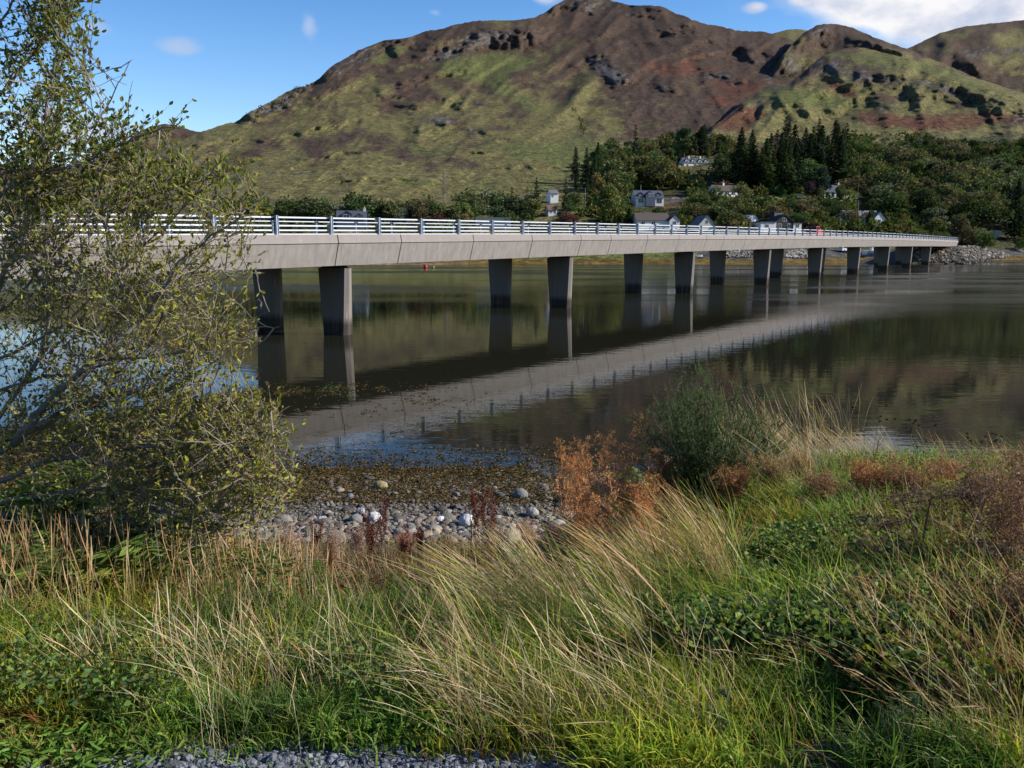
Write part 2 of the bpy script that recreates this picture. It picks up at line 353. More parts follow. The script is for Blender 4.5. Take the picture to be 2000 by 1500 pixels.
# a closed list of the other hills, each standing at its own distance
SP_E = [([(1470, 190), (1500, 168), (1540, 165), (1575, 172)], 14, 1.2), ([(1530, 176), (1560, 158), (1600, 116), (1640, 100)], 34, 1.0), ([(1600, 150), (1660, 138), (1760, 162), (1830, 168)], 34, 1.1), ([(1800, 165), (1880, 172), (1960, 205), (2020, 220)], 26, 1.1),
        ([(1690, 206), (1725, 202), (1750, 216)], 14, .7), ([(1580, 218), (1640, 210), (1700, 232)], 9, 1.1), ([(1380, 262), (1420, 232), (1460, 205)], 20, .8)]
def col_e(x, y):
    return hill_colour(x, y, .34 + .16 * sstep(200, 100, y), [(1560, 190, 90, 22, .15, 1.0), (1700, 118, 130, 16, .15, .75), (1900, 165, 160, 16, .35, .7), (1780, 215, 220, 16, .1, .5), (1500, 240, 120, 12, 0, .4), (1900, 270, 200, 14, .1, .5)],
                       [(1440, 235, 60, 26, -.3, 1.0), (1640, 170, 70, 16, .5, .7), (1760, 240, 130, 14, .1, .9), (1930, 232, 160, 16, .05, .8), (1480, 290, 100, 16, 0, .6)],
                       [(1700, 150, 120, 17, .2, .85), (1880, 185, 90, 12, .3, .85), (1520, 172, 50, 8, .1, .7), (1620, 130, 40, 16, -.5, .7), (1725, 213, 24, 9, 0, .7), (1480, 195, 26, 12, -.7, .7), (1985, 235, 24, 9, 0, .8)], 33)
def d_e(x, y):
    b = d_at(x, y); f = np.interp(y, [60, 100, 150, 200, 250, 300, 330, 400], [1150, 1010, 880, 770, 670, 545, 478, 362]) / D0(y)
    return b * f * (1 + relief(x, y, 40) * .9 + crag_field(x, y, SP_E) * .42)
layer('near_hill', 1300, 2900, 4, [(1300, 345), (1330, 315), (1352, 285), (1375, 262), (1405, 238), (1440, 212), (1478, 178), (1505, 166), (1540, 163), (1552, 156), (1575, 135), (1600, 113), (1640, 95), (1680, 92), (1725, 102), (1800, 121), (1860, 140), (1930, 160), (2000, 183), (2300, 240), (2900, 330)],
      360, d_e, col_e, 130, 1.2, 8, 'brown and green heather hill with a dark crag below its green rounded top')
def d_c(x, y): return np.interp(y, [30, 60, 100, 150, 220, 300], [1650, 1500, 1330, 1180, 1040, 900]) * (1 + relief(x, y, 60) + crag_field(x, y, [([(1500, 140), (1540, 95), (1590, 54), (1640, 56)], 36, 1.0), ([(1640, 80), (1720, 84), (1780, 110)], 18, .8)]))
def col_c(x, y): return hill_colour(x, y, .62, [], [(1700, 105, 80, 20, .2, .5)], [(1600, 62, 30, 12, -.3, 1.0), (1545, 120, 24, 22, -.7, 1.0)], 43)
layer('heather_knoll', 1440, 2600, 4, [(1440, 210), (1500, 150), (1525, 112), (1548, 85), (1572, 62), (1600, 47), (1630, 46), (1660, 52), (1700, 69), (1740, 85), (1775, 96), (1850, 128), (2000, 190), (2600, 300)], 320, d_c, col_c, 90, 1.3, 12)
def d_f(x, y): return np.interp(y, [20, 60, 120, 200, 320], [2500, 2200, 1850, 1600, 1300]) * (1 + relief(x, y, 80) * .8)
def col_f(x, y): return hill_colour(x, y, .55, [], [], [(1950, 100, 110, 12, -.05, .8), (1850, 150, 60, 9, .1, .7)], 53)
layer('far_hill', 1650, 3100, 5, [(1650, 160), (1740, 105), (1780, 92), (1830, 66), (1880, 52), (1950, 44), (2010, 38), (2150, 30), (2400, 80), (3100, 200)], 330, d_f, col_f, 80, 1.2, 16)
def d_d(x, y): return 3600 * (1 + relief(x, y, 90)) + (100 - y) * 12
layer('distant_ridge', 1380, 1720, 4, [(1380, 110), (1470, 74), (1500, 68), (1535, 58), (1560, 56), (1590, 62), (1640, 90), (1720, 130)], 220, d_d, lambda x, y: hill_colour(x, y, .35, seed=63), 40, .8, 19)
def d_a(x, y): return np.interp(y, [230, 260, 300, 420], [1900, 1750, 1560, 1150]) * (1 + relief(x, y, 95) + crag_field(x, y, [([(235, 300), (275, 262), (315, 244), (335, 250)], 24, 1.0)]))
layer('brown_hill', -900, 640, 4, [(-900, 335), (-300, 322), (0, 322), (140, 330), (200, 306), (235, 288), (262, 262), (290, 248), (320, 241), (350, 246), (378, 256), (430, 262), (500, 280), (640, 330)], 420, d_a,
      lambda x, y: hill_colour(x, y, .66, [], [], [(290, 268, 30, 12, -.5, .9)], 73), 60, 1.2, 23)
def far_ground(x, y):
    """point on the shore and lower mountain seen at pixel x, y"""
    x = np.asarray(x, float); y = np.asarray(y, float)
    return P(x, y, d_main(x, y))

# ------------------------------------------------------------------ near ground: road verge, bank, beach and sea bed
def ground_z(X, Y):
    X = np.asarray(X, float); Y = np.asarray(Y, float)
    zc = np.interp(Y, [2.3, 3, 5, 7, 9, 11, 13, 15, 17, 20, 22, 26, 40, 90, 400], [4.3, 4.22, 3.5, 2.62, 1.85, 1.28, .90, .62, .38, .07, -.06, -.35, -1.6, -4, -6])
    zr = np.interp(Y, [2.3, 5, 8, 10, 11.3, 13, 15, 17, 21, 26, 40, 90, 400], [4.3, 4.02, 3.52, 3.12, 2.78, 1.8, .9, .25, -.3, -.7, -1.8, -4, -6])
    w = sstep(.25, 2.4, X + .25 * (fbm(X * .8 + 3, Y * .8, 4, 3) - .5)); z = zc * (1 - w) + zr * w
    z += .25 * sstep(-1.0, -3.2, X) * sstep(3, 5, Y) * sstep(12, 9, Y)
    zl = np.interp(Y, [0, 24, 34, 60], [5.2, 4.2, -.5, -3.5]); z = np.maximum(z, zl) * sstep(-27, -36, X) + z * (1 - sstep(-27, -36, X))
    z += .16 * (fbm(X * .9, Y * .9, 6, 3) - .5) * sstep(2.6, 3.6, Y) * sstep(16, 12, Y)
    z += .05 * (fbm(X * 2.2, Y * 2.2, 9, 3) - .5) * sstep(12, 14, Y) * sstep(30, 22, Y)
    return z
_tx = np.arange(-18, 18, .05); _ty = np.arange(.5, 34, .05); _tz = ground_z(*np.meshgrid(_tx, _ty))
def ground_fast(X, Y):
    u = np.clip((X - _tx[0]) / .05, 0, len(_tx) - 1.01); v = np.clip((Y - _ty[0]) / .05, 0, len(_ty) - 1.01); i = u.astype(int); j = v.astype(int); u = u - i; v = v - j
    return (_tz[j, i] * (1 - u) + _tz[j, i + 1] * u) * (1 - v) + (_tz[j + 1, i] * (1 - u) + _tz[j + 1, i + 1] * u) * v
def gpos(x, y):
    """where pixels (x, y) meet the near ground"""
    r = rays(x, y); t = np.full(np.shape(r)[:-1], 1.8)
    for _ in range(90):
        p = r * t[..., None] + np.array([0, 0, H]); gap = p[..., 2] - ground_fast(p[..., 0], p[..., 1])
        t = t + np.maximum(gap, 0.0) * .55 + 1e-4
    return r * t[..., None] + np.array([0, 0, H])
def nonuni(lo, hi, pts): return np.unique(np.concatenate([np.linspace(a, b, n) for a, b, n in pts] + [[lo, hi]]))
gx = nonuni(-6000, 6000, [(-6000, -200, 12), (-200, -14, 50), (-14, 14, 240), (14, 200, 50), (200, 6000, 12)])
gy = nonuni(-4000, 6500, [(-4000, -60, 8), (-60, 1, 20), (1, 30, 290), (30, 100, 40), (100, 6500, 24)])
GX, GY = np.meshgrid(gx, gy); GZ = ground_z(GX, GY)
def ground_col(X, Y):
    n = fbm(X * 1.4, Y * 1.4, 31, 4, .6); n2 = fbm(X * 9, Y * 9, 35, 3, .6)
    c = np.broadcast_to(np.array([.055, .048, .026]), X.shape + (3,))
    c = lerp(c, np.array([.10, .09, .07]), sstep(12.4, 13.4, Y + (n - .5)) * sstep(3.3, 2.2, X))
    c = lerp(c, np.array([.060, .043, .014]), sstep(19.2, 20.4, Y + 1.6 * (n - .5)))
    c = lerp(c, np.array([.030, .026, .015]), sstep(24, 30, Y))
    c = lerp(c, np.array([.10, .105, .115]), sstep(2.62, 2.42, Y + .35 * (n - .5)))
    return c * (.7 + .6 * n2)[..., None]
ny, nx = GX.shape; ii = np.arange(nx * ny).reshape(ny, nx)
gf = np.stack([ii[:-1, :-1], ii[:-1, 1:], ii[1:, 1:], ii[1:, :-1]], -1).reshape(-1, 4)
M_GROUND = principled('soil', (1, 1, 1), .95, .35, 6, .6, 30, attr=True, spec=.1)
tag(link('ground', mesh_np('ground', np.stack([GX, GY, GZ], -1), gf, M_GROUND, ground_col(GX, GY).reshape(-1, 3), True)), kind='structure')

# ------------------------------------------------------------------ water
def water_mat():
    m = bpy.data.materials.new('sea_water'); m.use_nodes = True; t = NT(m.node_tree); t.n.clear()
    vec = t.add('ShaderNodeTexCoord').outputs['Object']
    def stretched(sx, sy, rot): return t.add('ShaderNodeMapping', ins={0: vec, 'Scale': (sx, sy, 1), 'Rotation': (0, 0, rot)}).outputs[0]
    a = t.noise(stretched(.55, 1.6, .10), 1.0, 2, .5); b = t.noise(stretched(1.7, 5.0, -.12), 1.0, 2, .5); c = t.noise(stretched(6, 14, .2), 1.0, 2, .5)
    patch = t.add('ShaderNodeMapRange', interpolation_type='SMOOTHSTEP', ins={0: t.noise(stretched(.012, .05, -.25), 1.0, 4, .55), 1: .42, 2: .62, 3: 0, 4: 1}).outputs[0]
    pos = t.add('ShaderNodeSeparateXYZ', ins={0: vec})
    far = t.add('ShaderNodeMapRange', interpolation_type='SMOOTHSTEP', ins={0: t.math('ADD', pos.outputs[1], t.math('MULTIPLY', pos.outputs[0], .3)), 1: 52, 2: 118, 3: 0, 4: 1}).outputs[0]
    far = t.math('MULTIPLY', far, t.math('ADD', t.math('MULTIPLY', patch, .75), .25))
    calm = t.add('ShaderNodeMapRange', ins={0: far, 1: 0, 2: 1, 3: .50, 4: 2.2}).outputs[0]
    h = t.math('ADD', t.math('MULTIPLY', a, .016), t.math('ADD', t.math('MULTIPLY', b, .0045), t.math('MULTIPLY', t.math('MULTIPLY', c, .0022), calm)))
    bn = t.add('ShaderNodeBump', ins={'Strength': t.math('ADD', t.math('MULTIPLY', calm, .28), .10), 'Distance': 1.0, 'Height': h})
    ro = t.math('ADD', t.math('MULTIPLY', far, .24), .004)
    bs = t.add('ShaderNodeBsdfPrincipled', ins={'Base Color': (.016, .016, .010, 1), 'Roughness': ro, 'IOR': 1.21, 'Specular IOR Level': .5, 'Normal': bn.outputs[0]})
    t.add('ShaderNodeOutputMaterial', ins={0: bs.outputs[0]}); return m
wm = MB(); wm.poly([(-6000, 5, 0), (6000, 5, 0), (6000, 6400, 0), (-6000, 6400, 0)], [(0, 1, 2, 3)])
tag(wm.build('water', water_mat()), kind='structure')
# ------------------------------------------------------------------ road bridge
B0 = np.array([8.193, 79.591]); BD = np.array([.57643, .81715]); SP = 4.2166
def zt(n): return 2.7234e-6 * n**3 - 6.967e-4 * n**2 + .035225 * n + 6.82
def bridge_pt(n, i, z):
    """post number along the bridge, metres inward from the near railing, height -> world"""
    q = B0 + BD * SP * n + np.array([-BD[1], BD[0]]) * i; return np.array([q[0], q[1], z])
def concrete_mat(name, base, tide=False, streak=.16):
    m = bpy.data.materials.new(name); m.use_nodes = True; t = NT(m.node_tree); t.n.clear()
    vec = t.add('ShaderNodeTexCoord').outputs['Object']
    n1 = t.noise(vec, 1.3, 6, .65); n2 = t.noise(vec, 26, 3, .6)
    n3 = t.noise(t.add('ShaderNodeMapping', ins={0: vec, 'Scale': (3.2, 3.2, .22)}).outputs[0], 1.0, 4, .6)
    k = t.math('ADD', t.math('MULTIPLY', t.math('SUBTRACT', n1, .5), .30), t.math('ADD', t.math('MULTIPLY', t.math('SUBTRACT', n2, .5), .22), t.math('MULTIPLY', t.math('SUBTRACT', n3, .5), streak * 2.2)))
    k = t.math('ADD', k, 1.0); cmb = t.add('ShaderNodeCombineXYZ', ins={0: k, 1: k, 2: k})
    col = t.mix(1.0, base, cmb.outputs[0], 'MULTIPLY')
    # thin pale lime runs
    n4 = t.noise(t.add('ShaderNodeMapping', ins={0: vec, 'Scale': (9, 9, .5)}).outputs[0], 1.0, 2, .5)
    col = t.mix(t.add('ShaderNodeMapRange', ins={0: n4, 1: .70, 2: .78, 3: 0, 4: .5}).outputs[0], col, (.62, .60, .56))
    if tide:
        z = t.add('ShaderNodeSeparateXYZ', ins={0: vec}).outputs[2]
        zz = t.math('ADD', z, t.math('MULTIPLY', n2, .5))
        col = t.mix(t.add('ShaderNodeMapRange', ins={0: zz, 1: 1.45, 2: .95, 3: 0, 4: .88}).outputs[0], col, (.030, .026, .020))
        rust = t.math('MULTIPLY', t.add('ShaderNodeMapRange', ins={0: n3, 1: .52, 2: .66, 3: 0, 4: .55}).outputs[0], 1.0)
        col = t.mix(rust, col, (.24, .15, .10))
    bn = t.add('ShaderNodeBump', ins={'Strength': .35, 'Distance': .02, 'Height': n2})
    b = t.add('ShaderNodeBsdfPrincipled', ins={'Base Color': col, 'Roughness': .85, 'Specular IOR Level': .2, 'Normal': bn.outputs[0]})
    t.add('ShaderNodeOutputMaterial', ins={0: b.outputs[0]}); return m
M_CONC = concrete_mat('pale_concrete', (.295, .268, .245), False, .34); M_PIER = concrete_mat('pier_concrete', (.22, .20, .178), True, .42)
M_COPE = concrete_mat('coping_concrete', (.275, .246, .228), False, .08)
M_DARKC = principled('dark_concrete', (.06, .055, .05), .9, .3, 2)  # darker concrete for the deck body, bearings and abutment
M_RAIL = principled('galvanised_rail', (.62, .66, .72), .42, .10, 3, metal=.15, spec=.5)
M_POST = principled('painted_post', (.40, .47, .58), .45, .12, 5, spec=.5)
M_SPLICE = principled('rail_splice', (.07, .075, .085), .5)
M_ASPH = principled('asphalt', (.055, .055, .057), .9, .25, 3, .3, 40)
M_WHITE = principled('white_paint', (.78, .78, .76), .5, .05, 3)
bridge = empty('road_bridge', (B0[0], B0[1], 0), math.atan2(BD[1], BD[0]))
tag(bridge, 'long pale concrete road bridge on tapered twin columns crossing the dark water', 'bridge')
def loop_strip(prof, n0, n1, name, mat, parent, step=2.0, z_of=zt, end_cut=0.0):
    """closed profile [(inward, z below the top)] swept from post n0 to n1 in local bridge coordinates"""
    k = max(1, int(math.ceil((n1 - n0) / step))); ns = np.linspace(n0, n1, k + 1); v = []; f = []; m = len(prof)
    for j, n in enumerate(ns):
        for (i, z) in prof:
            s = n * SP + (end_cut * (z / 1.95) if j == k else 0); v.append((s, i, z_of(n) + z))
    for j in range(k):
        for q in range(m): a = j * m + q; b = j * m + (q + 1) % m; f.append((a, b, b + m, a + m))
    f.append(tuple(range(m))[::-1]); f.append(tuple(range(k * m, k * m + m)))
    me = bpy.data.meshes.new(name); me.from_pydata(v, [], f); me.update(); me.materials.append(mat)
    return link(name, me, parent)
NA, NB = -21.5, 59.1
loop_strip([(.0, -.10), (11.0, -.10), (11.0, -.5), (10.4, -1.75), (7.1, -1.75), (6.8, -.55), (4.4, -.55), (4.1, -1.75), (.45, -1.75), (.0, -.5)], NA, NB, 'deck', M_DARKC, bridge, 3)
loop_strip([(1.6, -.05), (9.4, -.05), (9.4, -.09), (1.6, -.09)], NA, NB + 4, 'road_surface', M_ASPH, bridge, 3)
for i0 in (5.43,): loop_strip([(i0, -.045), (i0 + .12, -.045), (i0 + .12, -.049), (i0, -.049)], NA, NB, 'centre_line', M_WHITE, bridge, 3)
joints = []; n = -.81 - 7.11 * 3
while n < NB - .4:
    for dn in (1.37, 1.91, 1.91, 1.92):
        joints.append(n); n += dn
joints = [j for j in joints if j < NB - .3] + [NB]
g = .022 / SP * 2
for a, b in zip(joints[:-1], joints[1:]):
    last = b == NB
    loop_strip([(-.12, 0), (-.22, -.54), (.05, -.54), (.05, -.02), (.30, -.02), (.30, 0)], a + g, b - g, 'coping_panel', M_COPE, bridge, 9)
    loop_strip([(-.19, -.585), (.20, -1.95), (.42, -1.95), (.10, -.585)], a + g, b - g, 'edge_panel', M_CONC, bridge, 9, end_cut=(1.2 if last else 0))
loop_strip([(11.1, -.02), (11.2, -.54), (11.0, -.6), (10.6, -1.95), (10.45, -1.95), (10.95, -.25)], NA, NB, 'far_edge_panel', M_CONC, bridge, 9)
def hexa(s0, i0, i1, b, z, tip=.13): return [(s0 - b, i0, z), (s0, i0 - tip, z), (s0 + b, i0, z), (s0 + b, i1, z), (s0, i1 + tip, z), (s0 - b, i1, z)]
for n in [-14.3, -7.60, -.96, 5.82, 12.56, 19.32, 26.08, 33.0, 39.9, 46.8]:
    for io in (0, 6.9):
        m = MB(); top = zt(n) - 2.16; k = 1 + 5.0 / top
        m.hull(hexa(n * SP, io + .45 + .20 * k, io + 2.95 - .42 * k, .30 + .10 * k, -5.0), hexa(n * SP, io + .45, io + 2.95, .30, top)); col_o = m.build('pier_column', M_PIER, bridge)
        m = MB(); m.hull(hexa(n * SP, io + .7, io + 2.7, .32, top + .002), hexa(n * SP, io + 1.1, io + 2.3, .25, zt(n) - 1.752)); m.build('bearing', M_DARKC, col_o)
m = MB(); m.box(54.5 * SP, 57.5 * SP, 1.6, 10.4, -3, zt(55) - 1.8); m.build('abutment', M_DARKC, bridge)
def railing(inw, sgn, name, levels=((.955, 1.045), (.475, .56), (.21, .295)), pw=1.0):
    v = MB(); n0, n1 = -20, 59
    for n in range(n0, n1):
        s0, s1 = n * SP, (n + 1) * SP; z0, z1 = zt(n), zt(n + 1)
        def bar(a, b, zl, zh, w, mb):
            za = z0 + (z1 - z0) * (a - s0) / SP; zb = z0 + (z1 - z0) * (b - s0) / SP; y0, y1 = inw + sgn * .075, inw + sgn * (.075 + w)
            if y0 > y1: y0, y1 = y1, y0
            mb.hull([(a, y0, za + zl), (a, y1, za + zl), (a, y1, za + zh), (a, y0, za + zh)], [(b, y0, zb + zl), (b, y1, zb + zl), (b, y1, zb + zh), (b, y0, zb + zh)])
        for zl, zh in levels: bar(s0 + .08, s1 - .34, zl, zh, .11, v)
        if pw == 1.0: bar(s0 + .05, s1 - .05, .0, .055, .16, v)
    rl = v.build(name, M_RAIL, bridge)
    pm = MB(); q = .085 * pw; pm.box(-q, q, -.012, .012, 0, 1.10); pm.box(-q, -q + .02, -.07, .07, 0, 1.10); pm.box(q - .02, q, -.07, .07, 0, 1.10); pm.box(-.15, .15, -.12, .12, 0, .025)
    nf = len(pm.f)
    for zl, zh in levels:   # dark bolted sleeves that join the rails at the post
        y0, y1 = sorted((sgn * .078, sgn * .16)); pm.box(-.345, .085, y0, y1, zl + .012, zh - .012)
    pme = pm.mesh('post', M_POST); pme.materials.append(M_SPLICE)
    for p in list(pme.polygons)[nf:]: p.material_index = 1
    for n in range(n0, n1 + 1): link('post', pme, rl, (n * SP, inw, zt(n) + .004))
    return rl
railing(0.0, 1, 'near_railing'); railing(10.9, -1, 'far_railing', ((.99, 1.06),), .45)

# ------------------------------------------------------------------ rocks, shingle, gravel
def ico(sub):
    t = (1 + 5**.5) / 2
    v = [(-1, t, 0), (1, t, 0), (-1, -t, 0), (1, -t, 0), (0, -1, t), (0, 1, t), (0, -1, -t), (0, 1, -t), (t, 0, -1), (t, 0, 1), (-t, 0, -1), (-t, 0, 1)]
    f = [(0, 11, 5), (0, 5, 1), (0, 1, 7), (0, 7, 10), (0, 10, 11), (1, 5, 9), (5, 11, 4), (11, 10, 2), (10, 7, 6), (7, 1, 8), (3, 9, 4), (3, 4, 2), (3, 2, 6), (3, 6, 8), (3, 8, 9), (4, 9, 5), (2, 4, 11), (6, 2, 10), (8, 6, 7), (9, 8, 1)]
    v = [np.array(p) / np.linalg.norm(p) for p in v]
    for _ in range(sub):
        nf = []; cache = {}
        def mid(a, b):
            k = (min(a, b), max(a, b))
            if k not in cache: p = v[a] + v[b]; v.append(p / np.linalg.norm(p)); cache[k] = len(v) - 1
            return cache[k]
        for a, b, c in f: ab, bc, ca = mid(a, b), mid(b, c), mid(c, a); nf += [(a, ab, ca), (b, bc, ab), (c, ca, bc), (ab, bc, ca)]
        f = nf
    return np.array(v), np.array(f)
def rocks(name, pos, size, cols, mat, sub=1, jag=.14, flat=.65, seed=0, smooth=True, parent=None):
    R = np.random.RandomState(seed); V, Fc = ico(sub); N = len(pos); k = len(V)
    tv = np.stack([V * (1 + jag * (R.rand(k, 1) * 2 - 1)) for _ in range(14)])[R.randint(0, 14, N)]
    sc = np.stack([R.uniform(.75, 1.3, N), R.uniform(.6, 1.0, N), R.uniform(.7, 1.1, N) * flat], -1) * np.asarray(size)[:, None] * .5
    v = tv * sc[:, None, :]; a = R.uniform(0, 6.283, N); tl = R.normal(0, .22, N)
    c, s = np.cos(tl)[:, None], np.sin(tl)[:, None]; v = np.stack([v[..., 0], v[..., 1] * c - v[..., 2] * s, v[..., 1] * s + v[..., 2] * c], -1)
    c, s = np.cos(a)[:, None], np.sin(a)[:, None]; v = np.stack([v[..., 0] * c - v[..., 1] * s, v[..., 0] * s + v[..., 1] * c, v[..., 2]], -1)
    v += np.asarray(pos)[:, None, :]; f = Fc[None] + (np.arange(N) * k)[:, None, None]
    return link(name, mesh_np(name, v, f.reshape(-1, 3), mat, np.repeat(np.asarray(cols), k, 0), smooth), parent)
M_STONE = principled('stone', (1, 1, 1), .8, .22, 9, .5, 26, attr=True, spec=.25)
R = np.random.RandomState(11)
def stone_cols(n, R, pale=0.0):
    base = np.array([[.24, .23, .22], [.17, .165, .16], [.28, .25, .20], [.20, .21, .22], [.32, .31, .30], [.26, .20, .17], [.13, .13, .13]])
    return base[R.randint(0, 7, n)] * R.uniform(.7, 1.25, (n, 1)) * (1 + pale) * np.array([1.08, 1.0, .88])
# shingle: density even over the picture, so more and smaller stones near the water
N = 30000; px_, py_ = R.uniform(-500, 1260, N), R.uniform(925, 1060, N)
g_ = gpos(px_, py_); keep = (g_[:, 1] > 12.3) & (g_[:, 1] < 21.5) & ((px_ > 150) | (R.rand(N) < .5)) & (R.rand(N) < sstep(21.3, 18.8, g_[:, 1])); g_ = g_[keep]; n_ = len(g_)
sz = np.exp(R.normal(math.log(.046), .55, n_)) * (1 + .5 * sstep(16.5, 13.5, g_[:, 1])); g_[:, 2] += sz * .12
pl = sstep(17.0, 13.5, g_[:, 1])[:, None] * R.uniform(0, 1.0, (n_, 1))
tag(rocks('shingle', g_, sz, stone_cols(n_, R) * (.60 + .70 * pl), M_STONE, 1, .20, .60, 1), 'grey and brown rounded stones covering the beach', kind='stuff')
BOULD = [(743, 948, .34, (.30, .25, .13), 'tan sunlit boulder at the top of the shingle beside the brown wrack'), (704, 998, .26, (.42, .43, .45), 'pale grey boulder behind the brightest white boulder'),
         (732, 1012, .40, (.62, .61, .60), 'bright white boulder among the red dock spikes'), (861, 1013, .26, (.62, .60, .60), 'small white and pink boulder above the yellow flower'),
         (912, 1022, .50, (.58, .58, .58), 'wide white boulder half hidden by straw grass'), (1016, 968, .42, (.21, .22, .21), 'long grey boulder lying on the shingle near the orange plant'),
         (1112, 978, .50, (.13, .10, .08), 'dark brown boulder against the orange dead plant'), (664, 957, .26, (.27, .21, .17), 'brownish boulder left on the shingle beside willow leaves'),
         (1040, 1002, .34, (.33, .32, .30), 'speckled grey boulder in front of the dark brown boulder'), (1108, 1012, .36, (.40, .39, .40), 'pale grey boulder under the orange dead plant'),
         (1090, 1035, .42, (.44, .43, .43), 'flat pale boulder nearest the dry brown grass'), (684, 968, .22, (.17, .18, .20), 'dark blue grey boulder on the shingle behind the pale one'),
         (628, 1012, .20, (.48, .48, .50), 'small pale stone under the end of the willow twigs'), (893, 965, .22, (.22, .23, .20), 'small green grey boulder in mid shingle'), (772, 962, .2, (.20, .19, .16), 'small olive boulder right of the tan sunlit one')]
for x, y, s, c, lab in BOULD:
    p = gpos(np.array([x]), np.array([y + 6.]))[0]
    s *= .85; o = rocks('boulder', np.zeros((1, 3)), [s], [c], M_STONE, 2, .10, .8, int(x)); o.location = (p[0], p[1], p[2] + s * .22)
    tag(o, lab, 'boulder', 'boulders on the beach')
N = 22000; px_, py_ = R.uniform(-500, 2500, N), R.uniform(1425, 1560, N); g_ = gpos(px_, py_)
edge = 2.46 + .16 * (fbm(g_[:, 0] * 2.2, g_[:, 0] * 0, 3, 3) - .5) * 2
g_ = g_[(g_[:, 1] < edge - .25 * sstep(.0, .5, g_[:, 0]) - .2 * sstep(-1.3, -1.6, g_[:, 0]))]; n_ = len(g_); sz = np.exp(R.normal(math.log(.015), .4, n_)); g_[:, 2] += sz * .2
cc = np.array([.155, .165, .185]) * R.uniform(.5, 1.6, (n_, 1))
tag(rocks('gravel', g_, sz, cc, M_STONE, 0, .25, .7, 2, False), 'blue grey gravel along the verge', kind='stuff')
# embankment carrying the road off the far end of the bridge, armoured with grey rock
ss, ti = np.meshgrid(np.linspace(48.5, 92, 60) * SP, np.linspace(-14, 26, 50)); z_e = np.minimum(np.minimum((ss / SP - 49.5) * .86, (ti + 8.0) * .78), (24 - ti) * .6); z_e = np.clip(z_e, -2.5, 5.3) + .35 * (fbm(ss / 3, ti / 3, 88, 3) - .5)
def loc2w(s_, i_, z_): return np.stack([B0[0] + BD[0] * s_ - BD[1] * i_, B0[1] + BD[1] * s_ + BD[0] * i_, z_], -1)
ne, me_ = ss.shape; ie = np.arange(ne * me_).reshape(ne, me_); ew = loc2w(ss, ti, z_e)
tag(link('embankment', mesh_np('embankment', ew, np.stack([ie[:-1, :-1], ie[:-1, 1:], ie[1:, 1:], ie[1:, :-1]], -1).reshape(-1, 4), M_GROUND, np.tile([.10, .09, .07], (ne * me_, 1)), True)), kind='structure')
N = 3400; s_ = R.uniform(49.4, 84, N) * SP; i_ = R.uniform(-8.2, 12, N); h_ = np.clip(np.minimum((s_ / SP - 49.5) * .86, (i_ + 8.0) * .78), -2, 5.2); k = (h_ > -.6) & (h_ < 5.0); s_, i_, h_ = s_[k], i_[k], h_[k]; n_ = len(s_)
sz = np.exp(R.normal(math.log(.62), .4, n_)); tag(rocks('rock_armour', loc2w(s_, i_, h_ + .2), sz, stone_cols(n_, R, .05) * np.where(h_ < .6, .45, 1.0)[:, None], M_STONE, 0, .28, .8, 9, False), 'grey rock armour banked round the last span of the bridge', kind='stuff')
# rip-rap at the far end of the bridge and along the far shore
def poly_pts(poly, n, R):
    p = np.array(poly, float); out = []
    lo, hi = p.min(0), p.max(0)
    while len(out) < n:
        q = R.uniform(lo, hi); c = False; j = len(p) - 1
        for i in range(len(p)):
            if (p[i, 1] > q[1]) != (p[j, 1] > q[1]) and q[0] < (p[j, 0] - p[i, 0]) * (q[1] - p[i, 1]) / (p[j, 1] - p[i, 1]) + p[i, 0]: c = not c
            j = i
        if c: out.append(q)
    return np.array(out)
for poly, cnt, sz0, lab in (([(1800, 511), (1815, 500), (1842, 484), (1868, 472), (1905, 480), (1945, 490), (1972, 500), (1960, 506), (1900, 508)], 1700, .75, 'grey rock armour heaped at the far end of the bridge'),
                       ([(1528, 504), (1540, 492), (1565, 488), (1590, 498), (1590, 506)], 420, .7, 'grey rock heap on the far shore under the bridge'),
                       ([(1395, 505), (1420, 490), (1480, 492), (1485, 503)], 260, .6, 'scattered rocks above the yellow wrack on the far shore')):
    q = poly_pts(poly, cnt, R); g_ = far_ground(q[:, 0], q[:, 1]); sz = np.exp(R.normal(math.log(sz0), .3, cnt)); g_[:, 2] += .25
    tag(rocks('rock_armour', g_, sz, stone_cols(cnt, R, .35), M_STONE, 0, .25, .8, 5, False), lab, kind='stuff')

# ------------------------------------------------------------------ seaweed: small fronds lying on the beach and floating in the shallows
def cards(pos, size, R, tilt=.5, asp=.5, fold=True, updir=None):
    """n leaf shapes (a folded diamond of 4 points each): returns verts (n,4,3), faces (n,2 quads->tris)"""
    n = len(pos); a = R.uniform(0, 2 * math.pi, n); el_ = R.normal(0, tilt, n)
    d = np.stack([np.cos(a) * np.cos(el_), np.sin(a) * np.cos(el_), np.sin(el_)], -1)
    if updir is not None: d = d * (1 - updir[1]) + np.asarray(updir[0]) * updir[1]; d /= np.linalg.norm(d, axis=1)[:, None] + 1e-9
    r = R.normal(0, 1, (n, 3)); s = np.cross(d, r); s /= np.linalg.norm(s, axis=1)[:, None] + 1e-9
    L = np.asarray(size)[:, None] if np.ndim(size) else size; nn = np.cross(d, s)
    return np.stack([pos, pos + d * L * .5 + s * L * asp * .5 + nn * L * .06, pos + d * L, pos + d * L * .5 - s * L * asp * .5 + nn * L * .06], 1)
def quads(n): return np.arange(n * 4).reshape(n, 4)
M_WEED = foliage_mat('wrack', .12, rough=.5, spec=.25)
N = 60000; px_, py_ = R.uniform(-100, 2000, N), R.uniform(745, 985, N); w_ = on_z(px_, py_, 0.0)
gz_ = ground_z(w_[:, 0], w_[:, 1])
